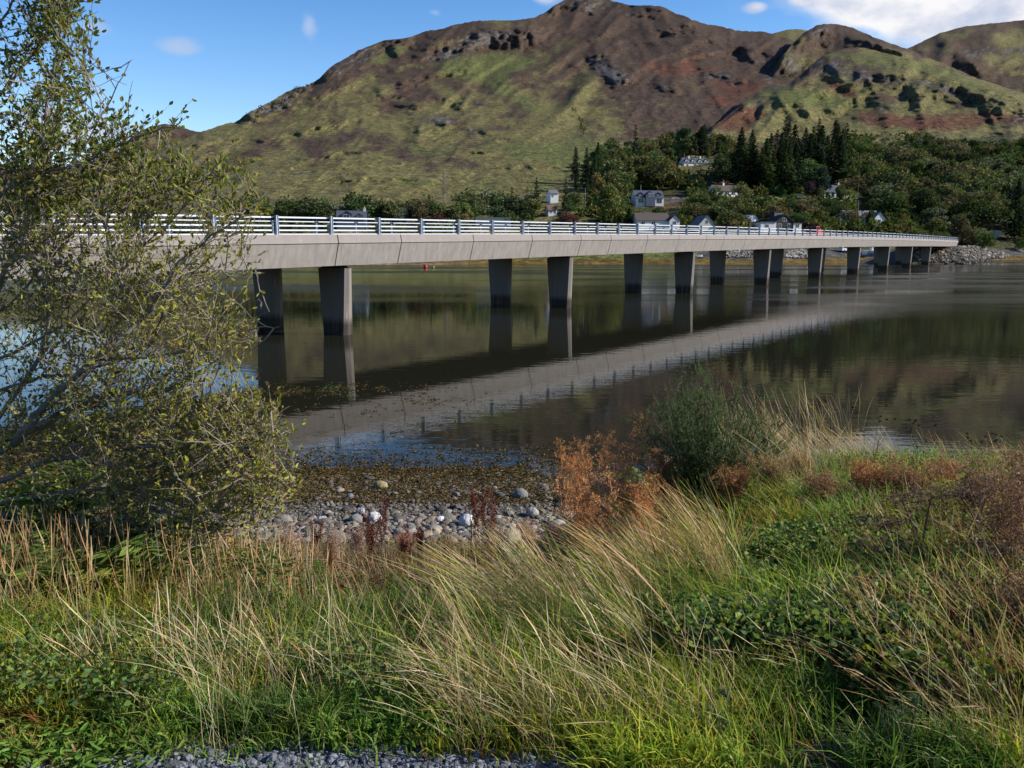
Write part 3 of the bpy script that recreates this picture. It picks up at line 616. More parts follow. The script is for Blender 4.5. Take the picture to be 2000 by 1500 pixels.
nn_ = fbm(px_ / 60, py_ / 16, 91, 5, .6); n2_ = fbm(px_ / 22, py_ / 7, 95, 4, .6)
den = np.where(gz_ > .0, .9, 0) * sstep(.42, .10, gz_)
fl = sstep(.44, .60, nn_ * .62 + n2_ * .38 + .30 * sstep(860, 925, py_) * sstep(1250, 1100, px_) - .28 * sstep(1250, 1500, px_))
reg = np.maximum(sstep(852, 905, py_) * sstep(1300, 1200, px_) * .42, ell(px_, py_, 640, 765, 150, 16) * 1.2 + ell(px_, py_, 720, 790, 160, 22) * .6 + ell(px_, py_, 1850, 812, 220, 18) * .35)
den = np.where(gz_ > -.02, sstep(.5, .2, gz_) * .95, fl * np.clip(reg, 0, 1))
keep = R.rand(N) < den; px_, py_ = px_[keep], py_[keep]; w_ = w_[keep]
on_land = ground_z(w_[:, 0], w_[:, 1]) > 0; ok_ = ~on_land | (px_ < 1230); px_, py_, w_, on_land = px_[ok_], py_[ok_], w_[ok_], on_land[ok_]
land = gpos(px_, py_); w_ = np.where(on_land[:, None], land, w_); w_[:, 2] = np.maximum(w_[:, 2], 0) + .012
w_ = np.repeat(w_, 6, 0); n_ = len(w_); w_[:, :2] += R.normal(0, .05, (n_, 2)); w_[:, 2] += R.uniform(0, .05, n_) * (np.repeat(on_land, 6))
v = cards(w_, R.uniform(.03, .10, n_), R, .28, .35)
wc = np.array([[.125, .078, .014], [.075, .050, .012], [.16, .105, .022], [.05, .038, .014]])[R.randint(0, 4, n_)] * R.uniform(.6, 1.3, (n_, 1))
grn = (ell(np.repeat(px_, 6), np.repeat(py_, 6), 625, 758, 50, 6) + ell(np.repeat(px_, 6), np.repeat(py_, 6), 680, 772, 60, 4) > .45) & (R.rand(n_) < .7); wc[grn] = np.array([.06, .11, .02])
tag(link('seaweed', mesh_np('seaweed', v, quads(n_), M_WEED, np.repeat(wc, 4, 0))), 'brown bladder wrack lying on the shore and floating in the shallows', kind='stuff')
# ------------------------------------------------------------------ trees of the far shore
M_LEAF_FAR = foliage_mat('far_foliage', .22, objcol=True, rough=1.0, spec=0.0)
M_BARK = principled('bark', (.085, .07, .055), .9, .3, 8)
M_BARK_PALE = principled('pale_bark', (.22, .20, .18), .9, .3, 8)
def broad_crown(seed, h=10.0, spread=4.2, lobes=9, per=170, leaf=.62):
    R = np.random.RandomState(seed); V = []; K = []
    cs = []
    for j in range(lobes):
        a = R.uniform(0, 6.283); rr = spread * .62 * math.sqrt(R.rand()); z = h * R.uniform(.30, .80); rr *= 1.15 - .75 * max(0, z / h - .4)
        cs.append((math.cos(a) * rr, math.sin(a) * rr, z, R.uniform(.30, .48) * spread))
    cs.append((0, 0, h * .78, spread * .42)); cs.append((R.normal(0, .4), R.normal(0, .4), h * .45, spread * .55))
    for (cx, cy, cz, r) in cs:
        d = R.normal(0, 1, (per, 3)); d /= np.linalg.norm(d, axis=1)[:, None]
        rad = r * (R.uniform(.45, 1.08, per) ** .6)[:, None]; p = np.array([cx, cy, cz]) + d * rad * np.array([1, 1, .85])
        v = cards(p, R.uniform(.5, 1.25, per) * leaf, R, .8, .85); V.append(v); K.append(R.uniform(.72, 1.3, per) * (.9 + .2 * R.rand()))
    V = np.concatenate(V); K = np.concatenate(K); V[..., 2] = np.maximum(V[..., 2], .25)
    col = np.repeat(K, 4)[:, None] * np.array([1, 1, 1]); 
    return mesh_np('crown', V, quads(len(V)), M_LEAF_FAR, col)
def conifer_crown(seed, h=20.0, r0=3.3, z0=.10, droop=.35, whorls=40, nb=9, gap=0.0):
    R = np.random.RandomState(seed); pos = []; dirs = []; size = []
    for w in range(whorls):
        t = z0 + (1 - z0) * (w + R.rand() * .6) / whorls; z = t * h; r = r0 * (1 - t) ** .75 * R.uniform(.75, 1.15) + .12
        for b in range(nb):
            if R.rand() < gap: continue
            a = R.uniform(0, 6.283); L = r * R.uniform(.7, 1.15)
            for q in (.3, .62, .95):
                pos.append((math.cos(a) * L * q, math.sin(a) * L * q, z - droop * L * q * q + R.normal(0, .08))); dirs.append(a); size.append(.35 + .55 * (1 - t) * R.uniform(.7, 1.3))
    pos = np.array(pos); n = len(pos); a = np.array(dirs) + R.normal(0, .5, n); size = np.array(size) * 1.5
    d = np.stack([np.cos(a), np.sin(a), R.normal(-.25, .25, n)], -1); s = np.stack([-np.sin(a), np.cos(a), R.normal(0, .5, n)], -1); L = size[:, None]
    v = np.stack([pos - d * L * .4, pos + s * L * .34, pos + d * L * .6 - np.array([0, 0, .1]), pos - s * L * .34], 1)
    return mesh_np('crown', v, quads(n), M_LEAF_FAR, np.repeat(R.uniform(.65, 1.35, n), 4)[:, None] * np.ones(3))
def trunk_mesh(h, r, mat, bend=.3, seed=0, limbs=4):
    R = np.random.RandomState(seed); m = MB(); pts = [Vector((0, 0, -.6))]
    for k in range(1, 5): pts.append(Vector((R.normal(0, bend) * k / 4, R.normal(0, bend) * k / 4, h * k / 4)))
    for k in range(4): m.tube(pts[k], pts[k + 1], r * (1 - .22 * k), r * (1 - .22 * (k + 1)), 7)
    for k in range(limbs):
        a = R.uniform(0, 6.283); b = pts[2].lerp(pts[3], R.rand()); e = b + Vector((math.cos(a), math.sin(a), R.uniform(.5, 1))) * h * .35; m.tube(b, e, r * .4, r * .12, 5)
    return m.mesh('trunk', mat, True)
def branchy_crown(seed, h=20.0, r0=2.6, n=260):
    R = np.random.RandomState(seed); m = MB()
    for k in range(n):
        t = R.uniform(.12, .98); a = R.uniform(0, 6.283); L = r0 * (1 - t) ** .7 * R.uniform(.6, 1.1) + .2
        m.tube((0, 0, t * h), (math.cos(a) * L, math.sin(a) * L, t * h + L * R.uniform(-.1, .5)), .05, .02, 3)
    return m.mesh('crown', M_BARK_PALE)
KINDS = {
 'broad': ([(broad_crown(s, 10, sp, lb), trunk_mesh(7, .22, M_BARK, .4, s)) for s, sp, lb in ((1, 4.4, 9), (2, 3.8, 8), (3, 4.9, 11), (4, 4.1, 10), (5, 4.6, 8))], 10.0),
 'tall': ([(broad_crown(s, 14, 4.0, 12, 150, .7), trunk_mesh(10, .28, M_BARK, .5, s)) for s in (11, 12, 13)], 14.0),
 'bush': ([(broad_crown(s, 5, 3.6, 8, 110, .5), trunk_mesh(2.6, .12, M_BARK, .3, s)) for s in (21, 22, 23)], 5.0),
 'spruce': ([(conifer_crown(s, 20, r0), trunk_mesh(18, .28, M_BARK, .1, s, 0)) for s, r0 in ((31, 3.4), (32, 2.9), (33, 3.9))], 20.0),
 'pine': ([(conifer_crown(s, 22, 3.2, .34, .15, 30, 8, .25), trunk_mesh(20, .30, M_BARK, .2, s, 3)) for s in (41, 42)], 22.0),
 'larch': ([(branchy_crown(51), trunk_mesh(19, .25, M_BARK_PALE, .1, 51, 0))], 20.0)}
PAL = {'dark': (.024, .044, .022), 'deep': (.050, .078, .026), 'olive': (.115, .130, .038), 'green': (.080, .125, .034), 'fresh': (.14, .19, .045), 'grey': (.12, .14, .080), 'gold': (.20, .165, .040), 'orange': (.17, .11, .04),
       'brown': (.135, .110, .05), 'red': (.13, .05, .035), 'purple': (.07, .045, .045), 'teal': (.035, .065, .045)}
RT = np.random.RandomState(5)
def tree(kind, x, y, hpx, colour, name, label, group=None, wscale=1.0, parts=True):
    protos, ph = KINDS[kind]; crown, trunk = protos[RT.randint(len(protos))]; g = far_ground(x, y); zc = project(g)[2]
    s = hpx * zc / F / ph; sx = s * wscale * RT.uniform(.9, 1.15)
    c = (np.array(PAL[colour]) * .78 + .22 * np.mean(PAL[colour])) * 1.18 * RT.uniform(.8, 1.25) * np.array([RT.uniform(.9, 1.15), 1, RT.uniform(.85, 1.1)])
    if parts:
        root = empty(name, g, RT.uniform(0, 6.28)); root.scale = (sx, sx, s); a = link('crown', crown, root); link('trunk', trunk, root)
    else:
        root = a = link(name, crown); root.location = tuple(g); root.rotation_euler = (0, 0, RT.uniform(0, 6.28)); root.scale = (sx, sx, s)
    a.color = (*c, 1)
    return tag(root, label, 'tree', group)
# visible openings that nearer trees must leave free: x0, y0, x1, y1
KEEP = [(1324, 304, 1386, 329), (1232, 370, 1342, 400), (1382, 358, 1460, 381), (1236, 412, 1322, 446), (1350, 421, 1394, 446), (1448, 415, 1484, 436), (1468, 412, 1560, 452), (1640, 417, 1722, 436), (1602, 360, 1640, 381),
        (1650, 376, 1680, 391), (1553, 377, 1580, 387), (1068, 372, 1090, 384), (1066, 402, 1088, 418), (660, 413, 718, 445), (926, 420, 1002, 446), (1904, 425, 1990, 466), (1470, 384, 1530, 392), (1672, 390, 1679, 418), (1140, 366, 1147, 400), (862, 318, 880, 400)]
placed = []
def free(x, y, h, w):
    for a, b, c, d in KEEP:
        if y > d - 4 and x + w / 2 > a and x - w / 2 < c and y > b and y - h < d - 1: return False
    return True
def fill(kind_w, x0, x1, ytop, ybot, n, h_at, cols, name, label, group, gap, wasp, tries=6000, wscale=1.0):
    """scatter single trees, nearest first, over the ground seen between two lines of the picture"""
    got = 0
    for _ in range(tries):
        if got >= n: break
        x = RT.uniform(x0, x1); yt = np.interp(x, *zip(*ytop)); yb = np.interp(x, *zip(*ybot)); y = yb - (yb - yt) * RT.rand() ** .8
        h = h_at(y) * RT.uniform(.75, 1.25)
        if not free(x, y, h, h * wasp): continue
        if any(abs(x - a) < gap * h and abs(y - b) < gap * .45 * h for a, b in placed): continue
        placed.append((x, y)); got += 1
        kind = kind_w if isinstance(kind_w, str) else kind_w[RT.randint(len(kind_w))]
        tree(kind, x, y, h, cols[RT.randint(len(cols))], name, label, group, wscale, h > 46)
    return got
# single trees that stand out
T = tree
T('larch', 868, 398, 78, 'grey', 'larch', 'tall bare grey larch standing alone against the green hillside')
for x, y, h, k, c, lab in ((742, 434, 24, 'spruce', 'teal', 'leftmost of the young spruces behind the railing'), (758, 434, 30, 'spruce', 'green', 'second young spruce right of the slate roofed house'), (775, 435, 40, 'spruce', 'green', 'tallest young spruce right of the slate roofed house'),
                   (790, 435, 30, 'spruce', 'teal', 'rightmost young spruce in the row behind the railing')): T(k, x, y, h, c, 'spruce', lab, 'young spruces behind the railing')
for x, y, h, k, c, lab, ws in ((586, 434, 40, 'pine', 'dark', 'dark round topped pine behind the left of the railing', 1.4), (642, 434, 38, 'broad', 'deep', 'dark green tree left of the slate roofed house', .9), (1240, 330, 84, 'pine', 'teal', 'tall grey green pine on the skyline of the wood above the slate house', 1.2),
                   (1335, 315, 74, 'tall', 'deep', 'tall dark broadleaf tree behind the white dormered house', .9), (1372, 318, 80, 'tall', 'dark', 'tallest dark tree right of the white dormered house', .8), (1190, 440, 88, 'tall', 'fresh', 'large sunlit pale green tree behind the railing beside the dark spruces', 1.1),
                   (1145, 360, 70, 'spruce', 'dark', 'dark spruce at the left edge of the hillside wood', 1.0), (1215, 350, 60, 'tall', 'gold', 'golden autumn tree in the middle of the wood', .8), (1232, 352, 52, 'tall', 'orange', 'orange tinged tree beside the golden one', .7), (1575, 382, 78, 'tall', 'green', 'big rounded green tree in front of the conifer stand', 1.5),
                   (1603, 386, 66, 'tall', 'teal', 'grey green rounded tree right of the big rounded one', 1.2), (1583, 386, 32, 'bush', 'purple', 'purple leaved small tree left of the dark cottage', .9), (1600, 388, 24, 'bush', 'olive', 'olive bush in front of the dark cottage', .8), (1022, 438, 44, 'broad', 'deep', 'dark rounded bush tree beside the pale flat roof', 1.2),
                   (1000, 432, 66, 'pine', 'green', 'rough green pine behind the pale flat roof', 1.2), (1048, 422, 74, 'pine', 'deep', 'tall pine immediately left of the small white house', 1.1), (1104, 438, 88, 'pine', 'deep', 'tall pine immediately right of the small white house', 1.0), (1108, 445, 30, 'bush', 'red', 'reddish brown bush under the tall pine', 1.3),
                   (1228, 445, 40, 'spruce', 'dark', 'dark bushy conifer left of the long brown roof', 1.8), (850, 434, 42, 'broad', 'olive', 'olive broadleaf tree left of the bare larch', 1.0), (912, 436, 40, 'broad', 'fresh', 'yellow green tree right of the bare larch', 1.1), (905, 440, 22, 'bush', 'orange', 'small orange bush behind the railing', 1.2),
                   (858, 440, 22, 'bush', 'red', 'reddish low bush behind the railing', 1.2), (820, 436, 48, 'broad', 'brown', 'brown topped tree right of the young spruces', 1.1), (1660, 444, 36, 'bush', 'brown', 'half bare brown tree left of the dormered bungalow', 1.3), (1700, 448, 40, 'broad', 'deep', 'dark tree in front of the grey gable end', .7),
                   (1822, 470, 48, 'broad', 'olive', 'olive tree at the far end of the bridge', 1.1), (1868, 474, 58, 'broad', 'brown', 'large brownish round tree at the bridge end', 1.2), (1893, 482, 24, 'bush', 'orange', 'orange brown shrub above the rock armour', 1.0), (1912, 486, 36, 'bush', 'green', 'dark green bush above the rock armour', 1.0),
                   (1980, 470, 120, 'spruce', 'dark', 'tall dark conifer at the right edge above the road', 1.0), (1660, 392, 24, 'bush', 'fresh', 'pale green bush beside the white caravan', 1.0), (1448, 388, 30, 'bush', 'olive', 'olive bush at the right end of the white bungalow', 1.2),
                   (1398, 404, 44, 'broad', 'olive', 'sunlit olive tree below the left of the white bungalow', 1.0), (1434, 432, 50, 'broad', 'olive', 'bushy olive tree above the white dome tent', 1.0), (1640, 400, 42, 'broad', 'olive', 'olive tree right in front of the dark cottage', .8)):
    T(k, x, y, h, c, 'tree', lab, None, ws); placed.append((x, y))
near_h = lambda y: np.interp(y, [290, 350, 400, 450, 490], [27, 38, 50, 58, 60])
n_t = 0
n_t += fill(['spruce', 'spruce', 'pine'], 1440, 1650, [(1440, 348), (1500, 326), (1650, 330)], [(1440, 372), (1500, 380), (1560, 376), (1650, 372)], 60, lambda y: 80, ['dark', 'dark', 'deep'], 'conifer', 'tall dark conifer in the dense stand above the white bungalow and cottage', 'conifers of the dense stand', .08, .3, wscale=1.35)
n_t += fill(['spruce', 'pine'], 1120, 1180, [(1120, 360), (1180, 330)], [(1120, 420), (1180, 400)], 10, lambda y: 66, ['dark', 'deep'], 'conifer', 'dark conifer in the left clump of the hillside wood', 'conifers at the left of the wood', .18, .35)
n_t += fill(['tall', 'broad', 'pine'], 1160, 1450, [(1160, 330), (1240, 308), (1320, 292), (1400, 286), (1450, 320)], [(1160, 425), (1240, 372), (1330, 376), (1450, 366)], 92, lambda y: near_h(y) * 1.4, ['deep', 'olive', 'green', 'brown', 'dark', 'olive', 'green', 'gold', 'fresh'], 'broadleaf_tree', 'mixed autumn tree in the wood behind and above the village houses', 'trees of the village wood', .24, .8, wscale=1.2)
n_t += fill(['broad', 'bush'], 1200, 1640, [(1200, 402), (1640, 398)], [(1200, 436), (1360, 446), (1640, 448)], 46, lambda y: 30, ['olive', 'green', 'brown', 'deep', 'olive'], 'garden_tree', 'bushy garden tree between the upper and the lower village houses', 'garden trees of the village', .38, .9, wscale=1.2)
n_t += fill(['broad', 'tall', 'bush'], 1640, 2060, [(1640, 330), (1700, 300), (1800, 288), (1900, 292), (2060, 300)], [(1640, 372), (1700, 430), (1800, 462), (1960, 468), (2060, 480)], 118, near_h, ['deep', 'olive', 'olive', 'green', 'grey', 'brown', 'deep', 'olive'], 'woodland_tree', 'dense olive and brown tree of the big wood above the bridge end', 'trees of the big wood', .28, .8, wscale=1.3)
n_t += fill(['broad', 'bush', 'pine'], 430, 1130, [(430, 420), (800, 424), (1130, 400)], [(430, 438), (1130, 444)], 84, lambda y: 38, ['olive', 'deep', 'green', 'grey', 'deep', 'olive'], 'shore_tree', 'small tree in the row along the foot of the mountain behind the bridge', 'trees along the mountain foot', .20, .8, wscale=1.25)
n_t += fill('bush', 1740, 2060, [(1740, 455), (1900, 478), (2060, 488)], [(1740, 470), (1900, 486), (2060, 500)], 18, lambda y: 22, ['olive', 'green', 'brown'], 'roadside_bush', 'low bush beside the road beyond the bridge end', 'bushes beyond the bridge end', .45, .9)
print('trees', n_t)
# distant scrub that reads as one mass, behind the counted trees and in the gullies
def scrub(name, poly, n, size, cols, label, seed):
    R = np.random.RandomState(seed); q = poly_pts(poly, n, R); q = np.array([k for k in q if not any(a - 8 < k[0] < c + 8 and b < k[1] < d_ + 14 for a, b, c, d_ in KEEP)]); n = len(q); g = far_ground(q[:, 0], q[:, 1]); per = 34
    s = R.uniform(.6, 1.3, n) * size; p = np.repeat(g, per, 0); ss = np.repeat(s, per)
    d = R.normal(0, 1, (n * per, 3)); d /= np.linalg.norm(d, axis=1)[:, None]; p = p + d * (ss * R.uniform(.5, 1, n * per))[:, None] * np.array([1, 1, .8]); p[:, 2] += ss * .6
    v = cards(p, ss * R.uniform(.3, .6, n * per), R, .8, .9); c = np.array([PAL[k] for k in cols])[R.randint(0, len(cols), n)] * R.uniform(.7, 1.3, (n, 1))
    return tag(link(name, mesh_np(name, v, quads(len(v)), M_LEAF_NEAR, np.repeat(np.repeat(c, per, 0) * R.uniform(.7, 1.3, (n * per, 1)), 4, 0))), label, kind='stuff')
M_LEAF_NEAR = foliage_mat('foliage', .25, rough=1.0, spec=0.0)
scrub('woodland_edge', [(1640, 306), (1660, 262), (1700, 275), (1790, 268), (1840, 285), (1920, 290), (2060, 280), (2060, 320), (1640, 350)], 900, 3.4, ['deep', 'olive', 'dark', 'green', 'brown'], 'distant dark scrub wood along the upper edge of the big wood', 1)
scrub('undergrowth', [(1130, 425), (1160, 330), (1300, 300), (1440, 310), (1640, 340), (1760, 300), (2060, 310), (2060, 478), (1780, 470), (1640, 455), (1200, 448)], 3200, 2.9, ['deep', 'olive', 'deep', 'brown', 'olive', 'green'], 'low undergrowth and gardens between the trees and houses', 2)
scrub('shoreline_scrub', [(200, 452), (200, 436), (700, 438), (1130, 442), (1240, 450), (1240, 462), (700, 456)], 420, 1.6, ['olive', 'deep', 'brown', 'grey'], 'low scrub along the shore behind the bridge', 3)
scrub('hill_scrub', [(460, 238), (520, 205), (620, 150), (640, 156), (560, 205), (480, 246)], 40, 1.8, ['dark'], 'tiny dark bushes on the crags of the mountain', 4)
scrub('gully_scrub', [(1115, 215), (1125, 215), (1150, 268), (1135, 262)], 16, 1.8, ['deep', 'olive'], 'small trees in the burn on the mountain side', 6)
scrub('gully_scrub', [(1500, 145), (1540, 95), (1590, 120), (1560, 165)], 40, 2.4, ['deep', 'olive'], 'small trees in the gully between the mountain and the knoll', 7)

# ------------------------------------------------------------------ houses
M_WALLW = principled('white_render', (.80, .80, .79), .8, .08, 1.5)
M_WALLC = principled('cream_render', (.62, .59, .52), .8, .08, 1.5)
M_WALLB = principled('blue_grey_cladding', (.09, .12, .17), .7, .15, 2)
M_SLATE = principled('slate', (.075, .085, .105), .6, .2, 3)
M_TILE = principled('brown_tile', (.085, .065, .058), .75, .2, 3)
M_RTILE = principled('red_tile', (.16, .085, .065), .75, .2, 3)
M_GREYR = principled('grey_tile', (.15, .15, .16), .75, .2, 3)
M_GLASS = principled('window_glass', (.02, .025, .03), .12, spec=.6)
M_DARKWOOD = principled('dark_timber', (.035, .03, .028), .7, .2, 3)
def gable_box(L, D, hw, hr, axis='x'):
    m = MB(); m.prism([(-D / 2, -1.5), (D / 2, -1.5), (D / 2, hw), (0, hw + hr), (-D / 2, hw)], -L / 2, L / 2, axis); return m
def gable_roof(L, D, hw, hr, axis='x', over=.3, th=.16, oe=.25):
    m = MB(); k = hr / (D / 2)
    for s in (-1, 1):
        a0, z0 = s * (D / 2 + over), hw - k * over + .02; a1, z1 = 0, hw + hr + .02
        prof = [(a0, z0), (a1, z1), (a1, z1 + th), (a0, z0 + th)]
        m.prism(prof if s > 0 else prof[::-1], -L / 2 - oe, L / 2 + oe, axis)
    return m
def add_window(parent, x, y, z, w, h, mat=None, axis='y'):
    f = MB(); f.box(x - w / 2, x + w / 2, y - .06, y + .02, z, z + h); fo = f.build('window', mat or M_WHITE, parent)
    g = MB(); nb = 2 if w > .9 else 1; pw = (w - .12 * (nb + 1)) / nb
    for q in range(nb): x0 = x - w / 2 + .12 + q * (pw + .12); g.box(x0, x0 + pw, y - .075, y - .03, z + .1, z + h - .1)
    g.build('pane', M_GLASS, fo)
def house(name, label, x, y, L, D, hw, hr, wall, roof, yaw=0, axis='x', dormers=(), chim=(), wins=(), wing=None, dwall=None):
    g = far_ground(x, y); h = empty(name, g, math.radians(yaw)); tag(h, label, 'house', None)
    if axis == 'x': gable_box(L, D, hw, hr).build('wall', wall, h)
    else: gable_box(D, L, hw, hr, 'y').build('wall', wall, h)
    r = (gable_roof(L, D, hw, hr) if axis == 'x' else gable_roof(D, L, hw, hr, 'y')).build('roof', roof, h)
    for cx in chim:
        m = MB(); zc = hw + hr; m.box(cx - .4, cx + .4, -.35, .35, zc - .6, zc + 1.0); m.box(cx - .47, cx + .47, -.42, .42, zc + .998, zc + 1.12); m.tube((cx, 0, zc + 1.1), (cx, 0, zc + 1.5), .12, .10, 6); m.build('chimney', M_WALLW, r)
    for (dx, dw, dh) in dormers:
        y0 = -D / 2 + .25; m = MB(); m.prism([(dx - dw / 2, hw - .15), (dx + dw / 2, hw - .15), (dx + dw / 2, hw + dh * .55), (dx, hw + dh), (dx - dw / 2, hw + dh * .55)], y0, y0 + min(D * .45, dh * D / (2 * hr) + .3), 'y')
        do = m.build('dormer', dwall or M_WALLW, h); k = dh * .45 / (dw / 2); m = MB()
        for s in (-1, 1):
            a0, z0 = dx + s * (dw / 2 + .18), hw + dh * .55 - k * .18 + .02; prof = [(a0, z0), (dx, hw + dh + .02), (dx, hw + dh + .14), (a0, z0 + .12)]
            m.prism(prof if s > 0 else prof[::-1], y0 - .2, y0 + min(D * .45, dh * D / (2 * hr) + .3), 'y')
        m.build('dormer_roof', roof, do); add_window(h, dx, y0, hw + .1, dw * .6, dh * .5)
    front = -D / 2 if axis == 'x' else -D / 2
    for (wx, wz, ww, wh) in wins: add_window(h, wx, front, wz, ww, wh)
    if wing:   # a front-facing gable: x, width, wall height, roof height, how far it stands out
        wx, ww, wwh, wr, wo = wing; m = gable_box(wo + D / 2, ww, wwh, wr, 'y'); wo_ = m.build('wing', wall, h); wo_.location = (wx, -D / 2 - wo / 2 + D / 4, 0)
        rr = gable_roof(wo + D / 2, ww, wwh, wr, 'y').build('wing_roof', roof, wo_); add_window(h, wx, -D / 2 - wo, 1.0, 1.3, 1.2)
    return h
house('dormer_house', 'white house with four gabled dormers and two chimneys high in the wood', 1355, 329, 16.5, 7, 2.9, 2.9, M_WALLW, M_SLATE, 16, dormers=[(-6.3, 2, 2.3), (-2.2, 2, 2.3), (2.2, 2, 2.3), (6.2, 2, 2.3)], chim=(-3.6, 3.9), wins=[(-6, .8, 1.4, 1.3), (-1, .6, 1.6, 1.6), (2.5, .8, 1.4, 1.3), (6, .8, 1.4, 1.3)])
h2 = house('slate_house', 'dark slate house with three dark gables over white ground floor walls', 1263, 399, 12.6, 8, 2.6, 3.1, M_WALLW, M_SLATE, 10, dormers=[(-4, 2.4, 2.2), (4, 2.4, 2.2)], wins=[(-4, .3, 2.4, 1.9), (4.3, .3, 2.4, 1.9)], dwall=M_WALLB)
m = MB(); m.prism([(-2.1, -1), (2.1, -1), (2.1, 3.6), (0, 5.4), (-2.1, 3.6)], -5.0, 1.5, 'y'); cg = m.build('gable_bay', M_WALLB, h2); add_window(h2, -.7, -5.0, 3.0, 1.1, 1.4); add_window(h2, .8, -5.0, 3.0, 1.1, 1.4)
house('bungalow', 'long white bungalow with a brown roof and one chimney below the conifer stand', 1421, 385, 17.5, 8, 2.4, 2.7, M_WALLW, M_TILE, 20, chim=(-2.6,), wins=[(-6.2, .8, 1.6, 1.3), (-3, .7, 2.2, 1.4), (.2, .7, 2.0, 1.4), (3.4, .8, 1.8, 1.3), (6.6, .8, 1.4, 1.3)])
house('long_roofed_house', 'low house with a long dark brown roof and a white gable wing behind the railing', 1270, 444, 12.6, 7, 2.5, 2.6, M_WALLW, M_TILE, 10, wins=[(-4, .9, 1.5, 1.2), (0, .9, 1.5, 1.2)], wing=(7.6, 4.0, 2.4, 1.9, 1.5))
house('gable_house', 'cream gable end with one small dark window behind the railing', 1371, 448, 6.0, 8, 1.7, 3.1, M_WALLC, M_GREYR, 12, 'y', wins=[(0, 2.0, 1.1, 1.3)])
h6 = house('dark_gabled_house', 'dark timber gabled house with low white wings and a small roof tower', 1520, 449, 7.0, 8, 2.7, 2.5, M_DARKWOOD, M_DARKWOOD, 12, 'y', wins=[(0, 2.9, 1.6, 1.3), (-1.8, .6, 1.5, 1.5), (2, .6, 1.5, 1.5)])
m = MB(); m.box(-9.4, -3.4, -4.4, 3, -1, 2.6); m.box(3.4, 6.6, -4.4, 3, -1, 2.3); m.build('white_wing', M_WALLW, h6); m = MB(); m.box(-9.7, -3.3, -4.7, 3.2, 2.603, 2.85); m.box(3.3, 6.9, -4.7, 3.2, 2.303, 2.55); m.build('wing_roof', M_DARKWOOD, h6)
m = MB(); m.box(-1.4, 1.6, 1.0, 4.0, 3.6, 6.4); m.box(-1.6, 1.8, .8, 4.2, 6.402, 6.6); tw = m.build('roof_tower', M_DARKWOOD, h6)
for wx in (-.9, .1, 1.1): add_window(h6, wx, 1.0, 5.1, .6, 1.0)
add_window(h6, -7, -4.4, .8, 1.6, 1.1); add_window(h6, 5, -4.4, .8, 1.4, 1.1)
house('dormer_bungalow', 'grey roofed bungalow with two white dormers and a gabled end near the mast', 1676, 440, 14.5, 8, 2.4, 3.1, M_WALLW, M_GREYR, 12, dormers=[(-3.6, 2.2, 2.1), (.8, 2.2, 2.1)], wins=[(-4, .8, 1.6, 1.3), (1, .8, 1.6, 1.3)], wing=(5.6, 4.4, 2.6, 2.3, 1.2))
house('dark_cottage', 'dark roofed cottage with white walls and a white chimney behind an olive tree', 1620, 386, 9.0, 7, 2.4, 3.0, M_WALLW, M_SLATE, 10, dormers=[(-2.6, 1.6, 1.6), (2.4, 1.6, 1.6)], chim=(-4, 4), wins=[(-2.6, .7, 1.3, 1.3), (2.4, .7, 1.3, 1.3)])
house('white_cottage', 'small pale upper house showing between two pines', 1079, 394, 3.6, 6, 3.4, 1.6, M_WALLW, M_GREYR, 14, wins=[(-.8, 1.8, 1.0, 1.0)])
house('red_roofed_cottage', 'little white house with a reddish roof among the pines', 1076, 420, 3.6, 5, 1.9, 1.7, M_WALLW, M_RTILE, 14, wins=[(-.7, .6, .8, 1.0), (.9, .6, .8, 1.0)])
house('slate_roofed_house', 'blue slate roofed house with two low gables just above the railing', 688, 443, 10.0, 7, 2.8, 2.6, M_WALLB, M_SLATE, 8, dormers=[(-1.6, 3.6, 2.5), (2.6, 2.4, 1.6)], chim=(4.4,), dwall=M_WALLB)
h = empty('glasshouse', far_ground(963, 440), 0); tag(h, 'long pale flat roofed glasshouse behind the railing beside the dark bush', 'glasshouse')
m = MB(); m.box(-6.4, 6.6, -2, 2, -1, 2.6); m.build('wall', M_WALLC, h); m = MB(); m.box(-6.7, 6.9, -2.3, 2.3, 2.603, 2.8)
m.build('roof', principled('pale_roof', (.42, .45, .43), .5, .1, 2), h)
# dome tent on the lawn
h = empty('dome_tent', far_ground(1464, 434), .2); tag(h, 'white dome shaped tent standing on the lawn', 'tent'); mv = []; mf = []
for i in range(13):
    for j in range(7): a = math.pi * i / 12; b = math.pi / 2 * j / 6; mv.append((3.1 * math.cos(a) * math.cos(b) ** .8, 2.2 * math.sin(a) * 1.0 * math.cos(b) ** .8 - 1, 2.6 * math.sin(b) ** .9))
for i in range(12):
    for j in range(6): a = i * 7 + j; mf.append((a, a + 7, a + 8, a + 1))
mv += [(p[0], -1 - (p[1] + 1) * .8, p[2]) for p in mv]; mf += [tuple(q + 91 for q in f[::-1]) for f in list(mf)]
me = bpy.data.meshes.new('canopy'); me.from_pydata(mv, [], mf); me.materials.append(M_WHITE); [setattr(p, 'use_smooth', True) for p in me.polygons]; link('canopy', me, h)
m = MB()
for a in (.6, 1.57, 2.5):
    prev = None
    for j in range(9):
        b = math.pi * j / 8; p = Vector((3.14 * math.cos(b), -1 + (a - 1.57) * 1.6 * math.sin(b) - .3, 2.64 * math.sin(b)))
        if prev: m.tube(prev, p, .05, .05, 5)
        prev = p
m.build('rib', M_GREYR, h)

